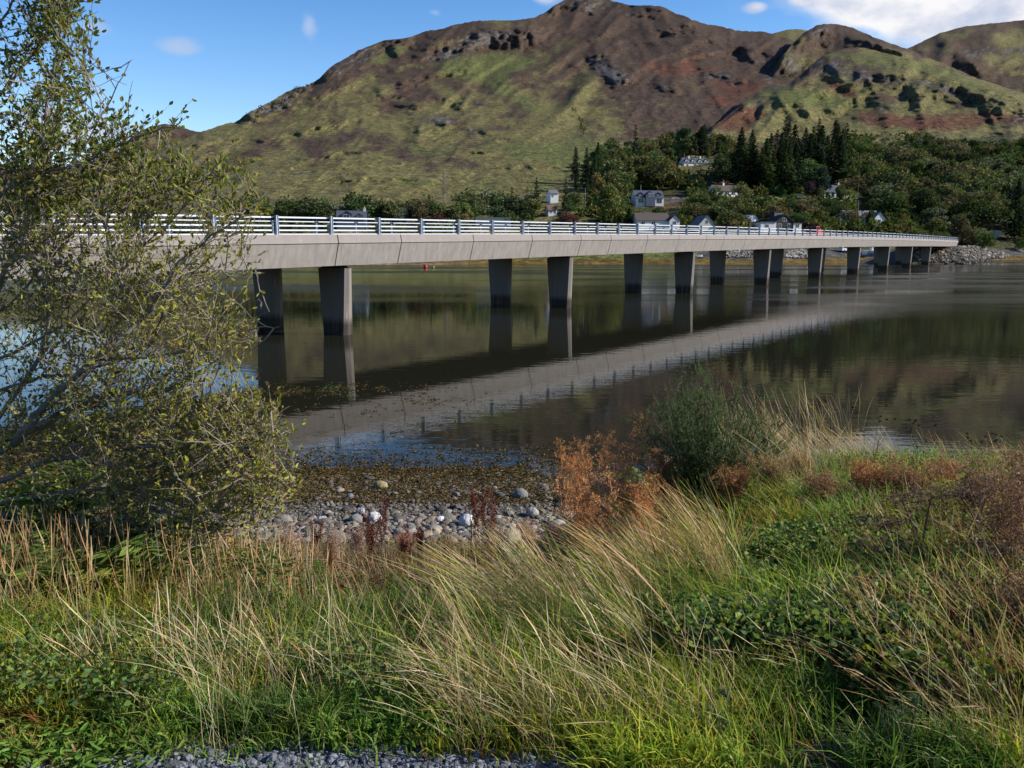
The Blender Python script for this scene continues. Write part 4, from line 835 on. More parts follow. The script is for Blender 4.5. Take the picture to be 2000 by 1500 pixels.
# ------------------------------------------------------------------ vehicles, boats, people, posts
M_RUB = principled('tyre', (.02, .02, .02), .8)
def car_paint(n, c): return principled(n, c, .25, spec=.6)
def vehicle(name, label, cat, loc, rz, paint, L=4.4, W=1.8, Hh=1.65, van=False):
    v = empty(name, loc, rz); tag(v, label, cat); m = MB(); w = W / 2
    low = [(-L / 2, .35), (L / 2, .35), (L / 2 + .05, .6), (L / 2 - .1, .92), (L * .22, 1.0), (-L / 2 + .05, 1.0), (-L / 2 - .04, .6)]
    m.prism([(a, z) for a, z in low][::-1], -w, w, 'y'); m.build('body', paint, v)
    m = MB(); ins = .14; top = Hh; xr, xf = -L / 2 + .1, L * (.40 if van else .22)
    base = [(xr, -w + .03, .99), (xf, -w + .03, .99), (xf, w - .03, .99), (xr, w - .03, .99)]; up = [(xr + .25, -w + ins, top), (xf - .6, -w + ins, top), (xf - .6, w - ins, top), (xr + .25, w - ins, top)]
    m.hull(base, up); cab = m.build('cabin', paint, v)
    def lerp3(a, b, t): return [a[q] + (b[q] - a[q]) * t for q in range(3)]
    g = MB()
    for a, b in ((0, 1), (1, 2), (2, 3), (3, 0)):
        A, B, Cc, D_ = base[a], base[b], up[b], up[a]; q = []
        for (u, t) in ((.06, .12), (.94, .12), (.94, .88), (.06, .88)): lo = lerp3(A, B, u); hi = lerp3(D_, Cc, u); q.append(Vector(lerp3(lo, hi, t)))
        nrm = (q[1] - q[0]).cross(q[3] - q[0]).normalized() * .012; g.hull([tuple(p - nrm) for p in q], [tuple(p + nrm) for p in q])
    g.build('window', M_GLASS, v)
    for sx in (-L * .31, L * .31):
        for sy in (-w + .08, w - .08):
            t = MB(); t.tube((sx, sy - .11, .34), (sx, sy + .11, .34), .34, .34, 14); wo = t.build('wheel', M_RUB, v); t = MB(); t.tube((sx, sy - .12, .34), (sx, sy + .12, .34), .2, .2, 10); t.build('rim', M_SPLICE, wo)
    for sy in (-w + .25, w - .25):
        t = MB(); t.box(L / 2 - .02, L / 2 + .06, sy - .15, sy + .15, .62, .8); t.build('headlight', M_WHITE, v)
        t = MB(); t.box(-L / 2 - .06, -L / 2 + .04, sy - .1, sy + .1, .65, .95); t.build('tail_light', principled('lamp_red', (.35, .02, .02), .3), v)
    return v
yaw_b = math.atan2(BD[1], BD[0])
best = min(((abs(project(bridge_pt(n, 3.2, zt(n) + .8))[0] - 1591), n) for n in np.arange(14, 26, .05)))[1]
vehicle('red_car', 'red car driving over the bridge', 'car', bridge_pt(best, 3.2, zt(best) - .04), yaw_b, car_paint('red_paint', (.55, .03, .035)), 4.5, 1.9, 1.85)
g = far_ground(1565, 388); vehicle('parked_car', 'silver car parked on the track above the garden trees', 'car', g + [0, 0, .05], .1, car_paint('silver_paint', (.55, .60, .66)), 4.3)
g = far_ground(1553, 449); vehicle('pale_car', 'pale car by the dark gabled house behind the railing', 'car', g + [0, 0, .6], .3, car_paint('pale_paint', (.55, .62, .66)), 4.0)
g = far_ground(1663, 391); cv = empty('caravan', g, .1); tag(cv, 'white touring caravan parked at the edge of the dark trees', 'caravan'); m = MB()
m.prism([(-2.6, .5), (2.4, .5), (2.7, 1.2), (2.2, 2.5), (-2.3, 2.6), (-2.7, 1.6)], -1.1, 1.1, 'y'); m.build('body', M_WHITE, cv); m = MB(); m.box(-.9, .5, -1.13, -1.09, 1.4, 2.0); m.build('window', M_GLASS, cv)
for sx in (-.2, .5): m = MB(); m.tube((sx, -1.15, .32), (sx, -.9, .32), .32, .32, 10); m.build('wheel', M_RUB, cv)
m = MB(); m.tube((2.5, 0, .45), (3.8, 0, .45), .06); m.build('tow_bar', M_SPLICE, cv)
g = far_ground(1652, 391); tr = empty('box_trailer', g, .1); tag(tr, 'small white box trailer left of the caravan', 'trailer'); m = MB(); m.box(-1.1, 1.0, -.8, .8, .5, 2.0); m.build('body', M_WHITE, tr)
m = MB(); m.tube((0, -.9, .3), (0, -.7, .3), .3, .3, 10); m.build('wheel', M_RUB, tr)
def boat(name, label, loc, rz, L, col, cabin=True, upright=True):
    b = empty(name, loc, rz); tag(b, label, 'boat'); st = []
    for t in np.linspace(0, 1, 9):
        w = L * .17 * math.sin(math.pi * min(1, (1 - t) * .62 + .0) ** .9) * (1 if t < .97 else .3); x = (t - .5) * L; sh = .28 * L * .5 + .10 * L * t * t
        st.append([(x, -w, sh), (x, -w * .7, sh * .35), (x, 0, .05 + .25 * t ** 4), (x, w * .7, sh * .35), (x, w, sh)])
    m = MB()
    for a, c in zip(st[:-1], st[1:]):
        for q in range(4): m.poly([a[q], a[q + 1], c[q + 1], c[q]], [(0, 1, 2, 3)])
        m.poly([[a[0][0], a[0][1], a[0][2] - .06], [a[4][0], a[4][1], a[4][2] - .06], [c[4][0], c[4][1], c[4][2] - .06], [c[0][0], c[0][1], c[0][2] - .06]], [(0, 3, 2, 1)])
    m.poly(st[0], [(0, 1, 2, 3, 4)]); m.build('hull', principled(name + '_paint', col, .4, .1, 3), b)
    if cabin: m = MB(); m.prism([(-.18 * L, .14 * L), (.12 * L, .16 * L), (.06 * L, .30 * L), (-.16 * L, .30 * L)], -.09 * L, .09 * L, 'y'); m.build('cabin', M_WHITE, b)
    return b
boat('dinghy', 'blue and white dinghy pulled up on the yellow wrack seen below the deck', far_ground(1361, 504) + [0, 0, .1], .3, 4.2, (.35, .45, .58), False)
boat('motor_boat', 'white motor boat ashore behind the far piers', far_ground(1706, 497) + [0, 0, .2], .2, 7.5, (.62, .64, .66))
boat('blue_boat', 'blue hulled boat ashore beneath the white one', far_ground(1690, 503) + [0, 0, .1], -.3, 6.0, (.12, .22, .36))
vehicle('white_van', 'white van parked on the shore under the bridge', 'van', far_ground(1652, 492) + [0, 0, .1], .4, M_WHITE, 5.2, 2.0, 2.3, True)
def buoy(label, x, y, r, col):
    w = on_z(x, y + 2); b = empty('buoy', w); tag(b, label, 'buoy', 'mooring buoys by the far shore'); m = MB(); prev = None
    for k in range(7): a = math.pi * (k / 6 - .5); ring = [(r * math.cos(a) * math.cos(q * math.pi / 5) + 1e-4 * math.cos(q), r * math.cos(a) * math.sin(q * math.pi / 5), r * .5 + r * math.sin(a)) for q in range(10)]; (m.hull(prev, ring) if prev else None); prev = ring
    m.build('float', principled('buoy_' + str(x), col, .4), b, smooth=True); m = MB(); m.tube((0, 0, r * 1.4), (0, 0, r * 1.75), .05, .05, 6); m.build('ring', M_SPLICE, b)
buoy('red round mooring buoy floating near the far shore', 831, 521, .55, (.55, .03, .03)); buoy('small yellow mooring buoy beside the red one', 846.5, 521, .3, (.45, .38, .05))
def person(label, loc, rz, top, legs, hair, stride=.12):
    """a walking figure: joints grown into one skin, with clothing as parts over it"""
    pv = [(0, 0, .95), (0, 0, 1.15), (0, 0, 1.38), (0, 0, 1.50), (0.02, 0, 1.62), (.02, 0, 1.72), (0, .18, 1.40), (-.05, .25, 1.14), (.08, .26, .92), (0, -.18, 1.40), (.05, -.25, 1.14), (.18, -.24, .95),
          (0, .10, .90), (.10, .10, .50), (stride, .10, .08), (stride + .18, .10, .04), (0, -.10, .90), (-.04, -.10, .50), (-stride - .05, -.10, .10), (-stride + .12, -.10, .04)]
    pe = [(0, 1), (1, 2), (2, 3), (3, 4), (4, 5), (2, 6), (6, 7), (7, 8), (2, 9), (9, 10), (10, 11), (0, 12), (12, 13), (13, 14), (14, 15), (0, 16), (16, 17), (17, 18), (18, 19)]
    pr = [.13, .13, .15, .055, .10, .085, .065, .05, .035, .065, .05, .035, .09, .065, .045, .035, .09, .065, .045, .035]
    def skin(nm, idx, mat, parent, grow=0.0):
        mp_ = {v: k for k, v in enumerate(idx)}; me = bpy.data.meshes.new(nm); me.from_pydata([pv[i] for i in idx], [(mp_[a], mp_[b]) for a, b in pe if a in mp_ and b in mp_], []); me.materials.append(mat)
        o = link(nm, me, parent); md = o.modifiers.new('Skin', 'SKIN'); md.use_smooth_shade = True
        for k, i in enumerate(idx): me.skin_vertices[0].data[k].radius = (pr[i] + grow,) * 2
        me.skin_vertices[0].data[0].use_root = True; s_ = o.modifiers.new('Sub', 'SUBSURF'); s_.levels = s_.render_levels = 1; return o
    root = skin('person', list(range(20)), principled('skin_tone', (.45, .28, .20), .6), None); root.location = tuple(loc); root.rotation_euler = (0, 0, rz); tag(root, label, 'person', None)
    skin('jacket', [2, 1, 0, 6, 7, 9, 10], principled('jacket_cloth', top, .8), root, .022); skin('trousers', [0, 12, 13, 14, 16, 17, 18], principled('trouser_cloth', legs, .8), root, .018)
    m = MB(); V, Fc = ico(2); hv = [(p[0] * .115, p[1] * .10, 1.70 + p[2] * .10) for p in V]; m.poly(hv, [tuple(f) for f in Fc if max(hv[i][2] for i in f) > 1.69 or sum(hv[i][0] for i in f) < -.12]); m.build('hair', principled('hair_col', hair, .7), root, smooth=True)
for x, i, lab, top, lg in ((1797, 2.2, 'person in a white top walking nearest along the far end of the bridge', (.7, .7, .72), (.05, .06, .10)), (1804, 1.2, 'first of three dark clad people on the far end of the bridge', (.02, .02, .03), (.03, .03, .04)),
                   (1809, 1.0, 'middle one of three dark clad people on the far end of the bridge', (.02, .025, .04), (.02, .02, .03)), (1822, 1.2, 'person in dark blue walking farthest along the bridge', (.02, .03, .08), (.03, .03, .04))):
    n = min(((abs(project(bridge_pt(q, i, zt(q) + 1))[0] - x), q) for q in np.arange(38, 56, .05)))[1]
    person(lab, bridge_pt(n, i, zt(n) - .095 + (.0 if i < 1.6 else .05)), yaw_b + math.pi, top, lg, (.03, .02, .015))
M_POLE = principled('weathered_pole', (.30, .27, .23), .85, .2, 4)
def pole(name, label, x, yb, ytop, r=.13, arm=True, mat=None):
    g = far_ground(x, yb); zc = project(g)[2]; h = (yb - ytop) * zc / F * 1.0; p = empty(name, g); tag(p, label, 'pole'); m = MB(); m.tube((0, 0, -1), (0, 0, h), r, r * .75, 8); m.build('shaft', mat or M_POLE, p)
    if arm: m = MB(); m.box(-.8, .8, -.06, .06, h - .6, h - .45); [m.tube((q, 0, h - .46), (q, 0, h - .2), .06, .04, 6) for q in (-.7, 0, .7)]; m.build('crossarm', M_SPLICE, p)
pole('utility_pole', 'pale pole standing left of the large sunlit tree', 1143, 402, 368); pole('utility_pole', 'wooden pole behind the dormer bungalow', 1675, 424, 392, .16)
pole('mast', 'thin tall lattice mast rising over the dark trees', 1674.5, 400, 305, .07, False, M_GREYR); pole('utility_pole', 'pole standing right of the blue grey sign board', 1965, 464, 432)
pole('utility_pole', 'thin pole on the road left of the sign board', 1936, 464, 444, .08, False); pole('utility_pole', 'thin leaning pole left of the rock armour road', 1917, 462, 443, .08, False)
pole('flagpole', 'thin white pole on the roof side of the slate house', 1251, 399, 362, .06, False, M_WHITE); pole('utility_pole', 'thin white post beside the slate roofed house', 712, 443, 412, .10, False, M_WHITE)
g = far_ground(1945, 466); s_ = empty('road_sign', g, -.1); tag(s_, 'large blue grey sign board on two posts seen from behind', 'sign'); m = MB(); m.box(-1.6, 1.6, -.05, .0, .6, 2.9); m.build('board', principled('sign_back', (.26, .33, .38), .5), s_)
for q in (-1.1, 1.1): m = MB(); m.tube((q, .06, -1), (q, .06, 3.0), .06); m.build('leg', M_SPLICE, s_)
g = far_ground(1784, 462); s_ = empty('shelter', g, .2); tag(s_, 'small open shelter with a pale flat roof near the bridge end', 'shelter'); m = MB(); m.box(-1.6, 1.6, -1, 1, 2.0, 2.3); m.build('roof', M_WHITE, s_); m = MB(); m.box(-1.4, 1.4, .2, .9, -.5, 1.998); m.build('wall', M_DARKWOOD, s_)
# ------------------------------------------------------------------ grass and herbs of the verge
def blades(base, h, lean, width, col, seg=4, power=1.8, droop=.25, prof=None, R=None, tipcol=None, kink=.007):
    """thin ribbons; base (n,3), h (n,), lean (n,2) horizontal tip offset in blade heights"""
    R = R or np.random; n = len(base); t = np.linspace(0, 1, seg + 1)[None, :, None]
    L = lean * h[:, None]; ln = np.linalg.norm(lean, axis=1)
    c = np.zeros((n, seg + 1, 3)); c[..., :2] = base[:, None, :2] + L[:, None, :] * t ** power
    c[..., 2] = base[:, None, 2] + (h[:, None] * (t[..., 0] - (droop * ln[:, None]) * t[..., 0] ** 2.6)) * .97
    c[:, 1:] += R.normal(0, 1, (n, seg, 3)) * (h * kink)[:, None, None] * np.array([1, 1, .3]); a = R.uniform(0, math.pi, n)
    sd_ = np.stack([np.cos(a), np.sin(a), 0 * a], -1)[:, None, :]
    w = (np.array(prof) if prof is not None else np.linspace(1, 0, seg + 1) ** .7 * .95 + .05)[None, :, None] * width[:, None, None] * .5
    v = np.stack([c - sd_ * w, c + sd_ * w], 2).reshape(n, -1, 3)
    k = 2 * (seg + 1); i = np.arange(seg) * 2; q = np.stack([i, i + 1, i + 3, i + 2], -1)
    f = (q[None] + (np.arange(n) * k)[:, None, None]).reshape(-1, 4)
    cc = np.repeat(col[:, None, :], k, 1)
    if tipcol is not None: tt = np.repeat(t[0, :, 0], 2)[None, :, None]; cc = cc * (1 - tt ** 1.5) + tipcol[:, None, :] * tt ** 1.5
    return v.reshape(-1, 3), f, cc.reshape(-1, 3)
class Acc:
    def __init__(s): s.v = []; s.f = []; s.c = []; s.n = 0
    def add(s, v, f, c): s.v.append(np.asarray(v).reshape(-1, 3)); s.f.append(np.asarray(f) + s.n); s.c.append(np.asarray(c).reshape(-1, 3)); s.n += len(s.v[-1])
    def mesh(s, name, mat): return mesh_np(name, np.concatenate(s.v), np.concatenate(s.f), mat, np.concatenate(s.c))
def leaves(pos, d, size, R, asp=.42, roll=1.0, curl=.15):
    """oval leaves of two folded halves: verts (n,6,3), two quads each"""
    n = len(pos); d = d / (np.linalg.norm(d, axis=1)[:, None] + 1e-9); r = R.normal(0, 1, (n, 3)) * roll + np.array([0, 0, .0]); r[:, 2] *= .35
    s = np.cross(d, r + 1e-3); s /= np.linalg.norm(s, axis=1)[:, None] + 1e-9; nn = np.cross(s, d); L = size[:, None]; w = L * asp * .5
    return np.stack([pos, pos + d * L * .32 + s * w + nn * w * .35, pos + d * L * .72 + s * w * .82 + nn * w * .3 - nn * L * curl * .4, pos + d * L - nn * L * curl, pos + d * L * .72 - s * w * .82 + nn * w * .3 - nn * L * curl * .4, pos + d * L * .32 - s * w + nn * w * .35], 1)
def leaf_faces(n): b = np.arange(n)[:, None] * 6; return np.stack([b + [0, 1, 2, 3], b + [0, 3, 4, 5]], 1).reshape(-1, 4)
def tubes(polys, rads, sides=4):
    """polylines of equal length (n,k,3) with radii (n,k) -> verts, faces"""
    p = np.asarray(polys); r = np.asarray(rads); n, k, _ = p.shape
    d = np.gradient(p, axis=1); d /= np.linalg.norm(d, axis=2)[..., None] + 1e-9
    ref = np.where(np.abs(d[:, :1, 2:3]) > .9, np.array([1., 0, 0]), np.array([0, 0, 1.])); u = np.cross(d, np.broadcast_to(ref, d.shape)); u /= np.linalg.norm(u, axis=2)[..., None] + 1e-9; w = np.cross(d, u)
    a = np.arange(sides) * 2 * math.pi / sides; ring = p[:, :, None, :] + (u[:, :, None, :] * np.cos(a)[None, None, :, None] + w[:, :, None, :] * np.sin(a)[None, None, :, None]) * r[:, :, None, None]
    idx = np.arange(n * k * sides).reshape(n, k, sides); A = idx[:, :-1]; Bq = idx[:, 1:]; f = np.stack([A, np.roll(A, -1, 2), np.roll(Bq, -1, 2), Bq], -1)
    return ring.reshape(-1, 3), f.reshape(-1, 4)
M_GRASS = foliage_mat('grass_blade', .45, rough=.5, spec=.15); M_STRAW = foliage_mat('straw', .30, rough=.6, spec=.08); M_HERB = foliage_mat('herb_leaf', .40, rough=.5, spec=.15); M_TWIG = principled('twig_bark', (1, 1, 1), .8, .2, 30, attr=True, spec=.2)
RG = np.random.RandomState(77)
def scr(n, x0, x1, y0, y1, R=RG):
    return R.uniform(x0, x1, n), R.uniform(y0, y1, n)
def on_bank(g, x):
    """keep what stands on the bank itself, not on the beach"""
    return (g[:, 1] < np.where(g[:, 0] > 1.2, 12.6, 12.5)) & (g[:, 1] > 2.1)
def pick(cols, n, R, w=None): c = np.array(cols)[R.choice(len(cols), n, p=w)]; return c * R.uniform(.75, 1.3, (n, 1)) * np.stack([R.uniform(.9, 1.12, n), np.ones(n), R.uniform(.85, 1.1, n)], -1)
GREENS = [(.23, .33, .045), (.16, .26, .038), (.31, .36, .065), (.10, .18, .032), (.36, .35, .10)]
STRAWS = [(.52, .41, .25), (.62, .51, .34), (.42, .29, .16), (.38, .22, .11), (.56, .49, .37)]
def tint(g, c):
    a = fbm(g[:, 0] * 1.6 + 5, g[:, 1] * 1.6, 61, 3)[:, None]; b = fbm(g[:, 0] * 3.5, g[:, 1] * 3.5, 65, 3)[:, None]
    t1 = sstep(.35, .65, a); t2 = sstep(.3, .7, b); return c * (np.array([1.30, 1.12, .8]) * t1 + np.array([.62, .80, .95]) * (1 - t1)) * (.70 + .55 * t2)
def herb_patch(x, y): return np.clip(ell(x, y, 1560, 1215, 170, 85) + ell(x, y, 1860, 1270, 190, 70) * .8 + ell(x, y, 1880, 1110, 90, 30) * .6 + ell(x, y, 60, 1150, 330, 90) * .8 + ell(x, y, 820, 1150, 260, 60) * .5, 0, 1)
# short sward
ga = Acc(); n = 50000
x_, y_ = scr(n, -150, 2150, 1040, 1545); x2, y2 = scr(22000, 1180, 2150, 866, 1130); x3, y3 = scr(24000, 2150, 3500, 862, 1545); x4, y4 = scr(12000, -1000, -150, 1040, 1545); x_ = np.concatenate([x_, x2, x3, x4]); y_ = np.concatenate([y_, y2, y3, y4]); g_ = gpos(x_, y_); k = on_bank(g_, x_); x_, y_, g_ = x_[k], y_[k], g_[k]
edge = 2.14 + .19 * sstep(-1.5, -1.2, g_[:, 0]) * sstep(.45, .0, g_[:, 0]) + .22 * (fbm(g_[:, 0] * 2.2, g_[:, 0] * 0, 3, 3) - .5) * 1.2 + .08 * RG.rand(len(g_)); k = (g_[:, 1] > edge) | (RG.rand(len(g_)) < .04); x_, y_, g_ = x_[k], y_[k], g_[k]; n = len(g_)
cl = fbm(g_[:, 0] * 3.2, g_[:, 1] * 3.2, 12, 3); cl2 = fbm(g_[:, 0] * 1.1, g_[:, 1] * 1.1, 15, 3)
k = RG.rand(n) > herb_patch(x_, y_) * .55; x_, y_, g_, cl, cl2 = x_[k], y_[k], g_[k], cl[k], cl2[k]; n = len(g_); big = fbm(g_[:, 0] * 1.5, g_[:, 1] * 1.5, 19, 2)
h = (.04 + .40 * cl ** 2 + .16 * sstep(.45, .7, big)) * (.42 + .58 * sstep(2.5, 3.8, g_[:, 1])) * RG.uniform(.5, 1.35, n)
le = np.stack([RG.normal(-.12, .42, n), RG.normal(0, .42, n)], -1)
col = pick(GREENS, n, RG); dry = RG.rand(n) < (.10 + .55 * sstep(.52, .68, cl2) + .60 * np.clip(ell(x_, y_, 380, 1110, 520, 85) + ell(x_, y_, 850, 1110, 260, 60), 0, 1) + .4 * ell(x_, y_, 1950, 1150, 250, 130)); col[dry] = pick([(.42, .33, .20), (.26, .15, .09), (.34, .22, .12), (.20, .10, .07), (.30, .26, .12)], dry.sum(), RG) * .85
col = tint(g_, col); ga.add(*blades(g_, h, le, RG.uniform(.0035, .0105, n) * (1 + .05 * g_[:, 1]), col * .8, 3, 1.7, .3, R=RG, tipcol=col * np.array([1.35, 1.2, .9])))  # sunlit contrast put into the colour: blade bases darkened, tips brightened
# long arching green grass, mostly centre and right
for (n, x0, x1, y0, y1, h0, h1, lx, ly) in ((5200, 860, 2150, 1200, 1530, .28, .50, -.45, .05), (2200, 380, 900, 1230, 1440, .18, .34, -.1, .0), (2600, -150, 420, 1200, 1430, .2, .38, .05, 0), (4200, 1600, 2150, 885, 1100, .22, .42, -.45, 0), (1800, 1180, 1600, 1230, 1420, .3, .52, -.5, .1)):
    x_, y_ = scr(n, x0, x1, y0, y1); g_ = gpos(x_, y_); k = on_bank(g_, x_) & (RG.rand(n) < sstep(.38, .56, fbm(g_[:, 0] * 2.4, g_[:, 1] * 2.4, 21, 2))); g_ = g_[k]; n = len(g_)
    g_ = np.repeat(g_, 3, 0); g_[:, :2] += RG.normal(0, .02, (3 * n, 2)); n = len(g_); h = RG.uniform(h0, h1, n) * RG.uniform(.6, 1.1, n)
    le = np.stack([RG.normal(lx * .6, .45, n), RG.normal(ly, .40, n)], -1); c = tint(g_, pick(GREENS, n, RG)); h *= .5 + .5 * sstep(2.4, 3.6, g_[:, 1])
    ga.add(*blades(g_, h, le, RG.uniform(.005, .010, n) * (1 + .05 * g_[:, 1]), c, 3, 2.0, .45, R=RG, tipcol=c * 1.2))
tag(link('grass', ga.mesh('grass', M_GRASS)), 'green grass mixed with dry blades covering the bank', kind='stuff')
# straw stems: base region, height, lean, colour weights
sa = Acc(); PR = [.55, .5, .45, .40, 1.1, .25]
def straw(n, x0, x1, y0, y1, h0, h1, lx, ly, w, spread=.16, cols=STRAWS, wid=(.0022, .0050), thr=.44, clump=2.0):
    x_, y_ = scr(n, x0, x1, y0, y1); g_ = gpos(x_, y_); k = on_bank(g_, x_) & (RG.rand(n) < sstep(thr - .08, thr + .08, fbm(g_[:, 0] * clump, g_[:, 1] * clump, 41, 2))); g_ = g_[k]; n = len(g_)
    h = RG.uniform(h0, h1, n); le = np.stack([RG.normal(lx, spread, n), RG.normal(ly, spread, n)], -1); c = pick(cols, n, RG, w)
    ww = RG.uniform(*wid, n) ** 1.0 * .62 * (1 + .11 * g_[:, 1])
    sa.add(*blades(g_, h, le, ww, c, 5, 1.35, .18, PR, R=RG, tipcol=c * np.array([1.05, .98, .92])))
W1 = [.32, .34, .14, .06, .14]; W2 = [.2, .1, .3, .35, .05]
def tussocks(k, x0, x1, y0, y1, per, h0, h1, lx, ly, w, spread=.13, R=RG):
    """separate tufts, each with a lean, a shade and a height of its own"""
    for _ in range(k):
        cx, cy = R.uniform(x0, x1), R.uniform(y0, y1); g = gpos(np.array([cx]), np.array([cy]))[0]; n = int(per * R.uniform(.5, 1.4)); p = np.tile(g, (n, 1)); rad = R.uniform(.05, .13); p[:, :2] += R.normal(0, rad, (n, 2)); p[:, 2] = ground_fast(p[:, 0], p[:, 1])
        a = lx + R.normal(0, .24), ly + R.normal(0, .22); s_ = R.uniform(.7, 1.15); le = np.stack([R.normal(a[0], spread, n), R.normal(a[1], spread, n)], -1); c = pick(STRAWS, n, R, w) * R.uniform(.7, 1.15); gr = R.rand(n) < .35; c[gr] = pick(GREENS, gr.sum(), R)
        sa.add(*blades(p, R.uniform(h0, h1, n) * s_, le, np.exp(R.normal(math.log(.0022), .4, n)) * (1 + .12 * g[1]), c, 5, R.uniform(1.15, 1.8), .18, PR, R=R, tipcol=c * np.array([1.1, 1.0, .92])))
tussocks(15, 930, 1290, 1190, 1340, 90, .40, .66, -.62, .10, W1)       # pale tufts leaning left
tussocks(12, 1280, 1450, 1120, 1250, 85, .42, .72, -.48, .15, W2)       # rusty ones right of them
tussocks(9, 1180, 1330, 1060, 1150, 70, .35, .6, -.3, .1, W2)
tussocks(15, 880, 1950, 1290, 1490, 50, .18, .38, -.6, .0, W1, .28)
tussocks(16, 1480, 2100, 960, 1150, 45, .18, .36, -.5, .0, W1, .2)
tussocks(14, -60, 760, 1150, 1420, 26, .15, .36, -.15, .0, W1, .3)
tussocks(14, 560, 1050, 1060, 1110, 70, .16, .38, -.1, 0, [.15, .1, .25, .4, .1], .3)
tussocks(10, 1700, 2120, 1120, 1450, 50, .25, .5, -.4, .1, W2, .2)
straw(1000, 1130, 1300, 1060, 1140, .35, .6, -.25, .10, W2, .16, thr=.40)
straw(1300, 900, 2000, 1290, 1500, .18, .42, -.50, .0, W1, .36, thr=.46)
straw(1100, 1540, 1760, 885, 940, .35, .62, -.60, .1, W1, .20, thr=.38)        # crest tussocks leaning over the water
straw(420, 1400, 1600, 900, 980, .45, .85, -.35, .1, W1, .24, thr=.36)
straw(420, 1780, 2150, 890, 1000, .25, .55, -.4, .1, W2, .26, thr=.42)
straw(900, 1500, 2150, 930, 1120, .15, .35, -.5, .0, W1, .30, thr=.46)
straw(1500, 1700, 2150, 1040, 1400, .22, .5, -.35, .1, W2, .34, thr=.48)
straw(1300, -100, 640, 1140, 1260, .30, .68, -.02, .0, W2, .14, thr=.40, wid=(.003, .0075), clump=3.0)  # upright stalks on the left
straw(500, -100, 640, 1110, 1200, .25, .5, .05, .0, W2, .30, thr=.44, wid=(.003, .006), clump=3.0)
straw(600, -100, 560, 1200, 1380, .2, .45, -.25, .0, W1, .35, thr=.48)
straw(3400, 540, 1140, 1040, 1180, .20, .52, -.15, .0, W2, .30, thr=.38)
straw(2400, 560, 1060, 1045, 1150, .10, .28, 0, .0, [.1, .1, .2, .5, .1], .30, thr=.34)
straw(1100, -80, 600, 1100, 1210, .25, .6, -.1, .0, [.05, .05, .3, .55, .05], .35, thr=.40, clump=3.0)
straw(210, 1400, 1680, 900, 970, .7, 1.15, -.30, .1, [.3, .2, .3, .1, .1], .22, thr=.30)
straw(1600, 2150, 3300, 890, 1500, .25, .6, -.4, .05, W2, .28, thr=.46)
straw(900, -900, -100, 1100, 1450, .25, .6, -.1, .05, W2, .28, thr=.46)
straw(600, 380, 1000, 1250, 1480, .2, .5, -.1, .0, W1, .35, thr=.5)
tag(link('dry_grass', sa.mesh('dry_grass', M_STRAW)), 'tall straw coloured dead grass leaning to the left', kind='stuff')
# leafy ground cover

ha = Acc()
def herbs(n, x0, x1, y0, y1, h0, size, cols, thr=.42, asp=.7, sd=51):
    x_, y_ = scr(n, x0, x1, y0, y1); g_ = gpos(x_, y_); k = on_bank(g_, x_) & (RG.rand(n) < sstep(thr - .07, thr + .07, fbm(g_[:, 0] * 2.2, g_[:, 1] * 2.2, sd, 3))); g_ = g_[k]; g_ = np.repeat(g_, 5, 0); n = len(g_)
    g_[:, :2] += RG.normal(0, .045, (n, 2)); g_[:, 2] += RG.uniform(.02, 1, n) ** .7 * h0; a = RG.uniform(0, 6.28, n); d = np.stack([np.cos(a), np.sin(a), RG.normal(.05, .35, n)], -1)
    ha.add(leaves(g_, d, RG.uniform(.55, 1.2, n) * size, RG, asp, 1.0), leaf_faces(n), np.repeat(pick(cols, n, RG), 6, 0))
HC = [(.105, .19, .055), (.15, .235, .05), (.075, .13, .05), (.22, .28, .055), (.17, .17, .06)]
herbs(8500, 1330, 1800, 1100, 1350, .28, .032, HC, .28, .75)
herbs(5000, 1680, 2150, 1130, 1420, .26, .036, HC + [(.24, .25, .03), (.16, .09, .05), (.12, .07, .045)], .38)
herbs(2600, 1650, 2150, 1000, 1300, .30, .028, [(.16, .10, .06), (.12, .08, .05), (.20, .13, .08)], .42, .5, 57)
herbs(5000, 2150, 3300, 900, 1450, .24, .036, HC, .42)
herbs(2600, -900, -100, 1050, 1450, .28, .036, HC, .42)
herbs(5000, 1450, 2150, 900, 1110, .20, .034, HC + [(.13, .17, .04)], .44)
herbs(2800, 0, 980, 1190, 1420, .18, .024, HC, .42)
herbs(4200, -150, 560, 990, 1230, .42, .05, [(.09, .15, .035), (.15, .17, .04), (.18, .15, .05), (.07, .11, .03)], .30, .35)
herbs(700, 420, 1000, 1385, 1450, .06, .045, [(.14, .26, .04), (.18, .28, .05)], .50, .28)
herbs(500, -150, 420, 1400, 1500, .05, .045, [(.13, .25, .04), (.18, .26, .05)], .50, .28)
herbs(3400, 540, 1120, 1045, 1210, .26, .03, [(.10, .045, .025), (.07, .08, .03), (.13, .06, .03), (.05, .07, .025)], .36, .5)
tag(link('ground_cover', ha.mesh('ground_cover', M_HERB)), 'leafy green nettles, clover and other low herbs between the grass', kind='stuff')

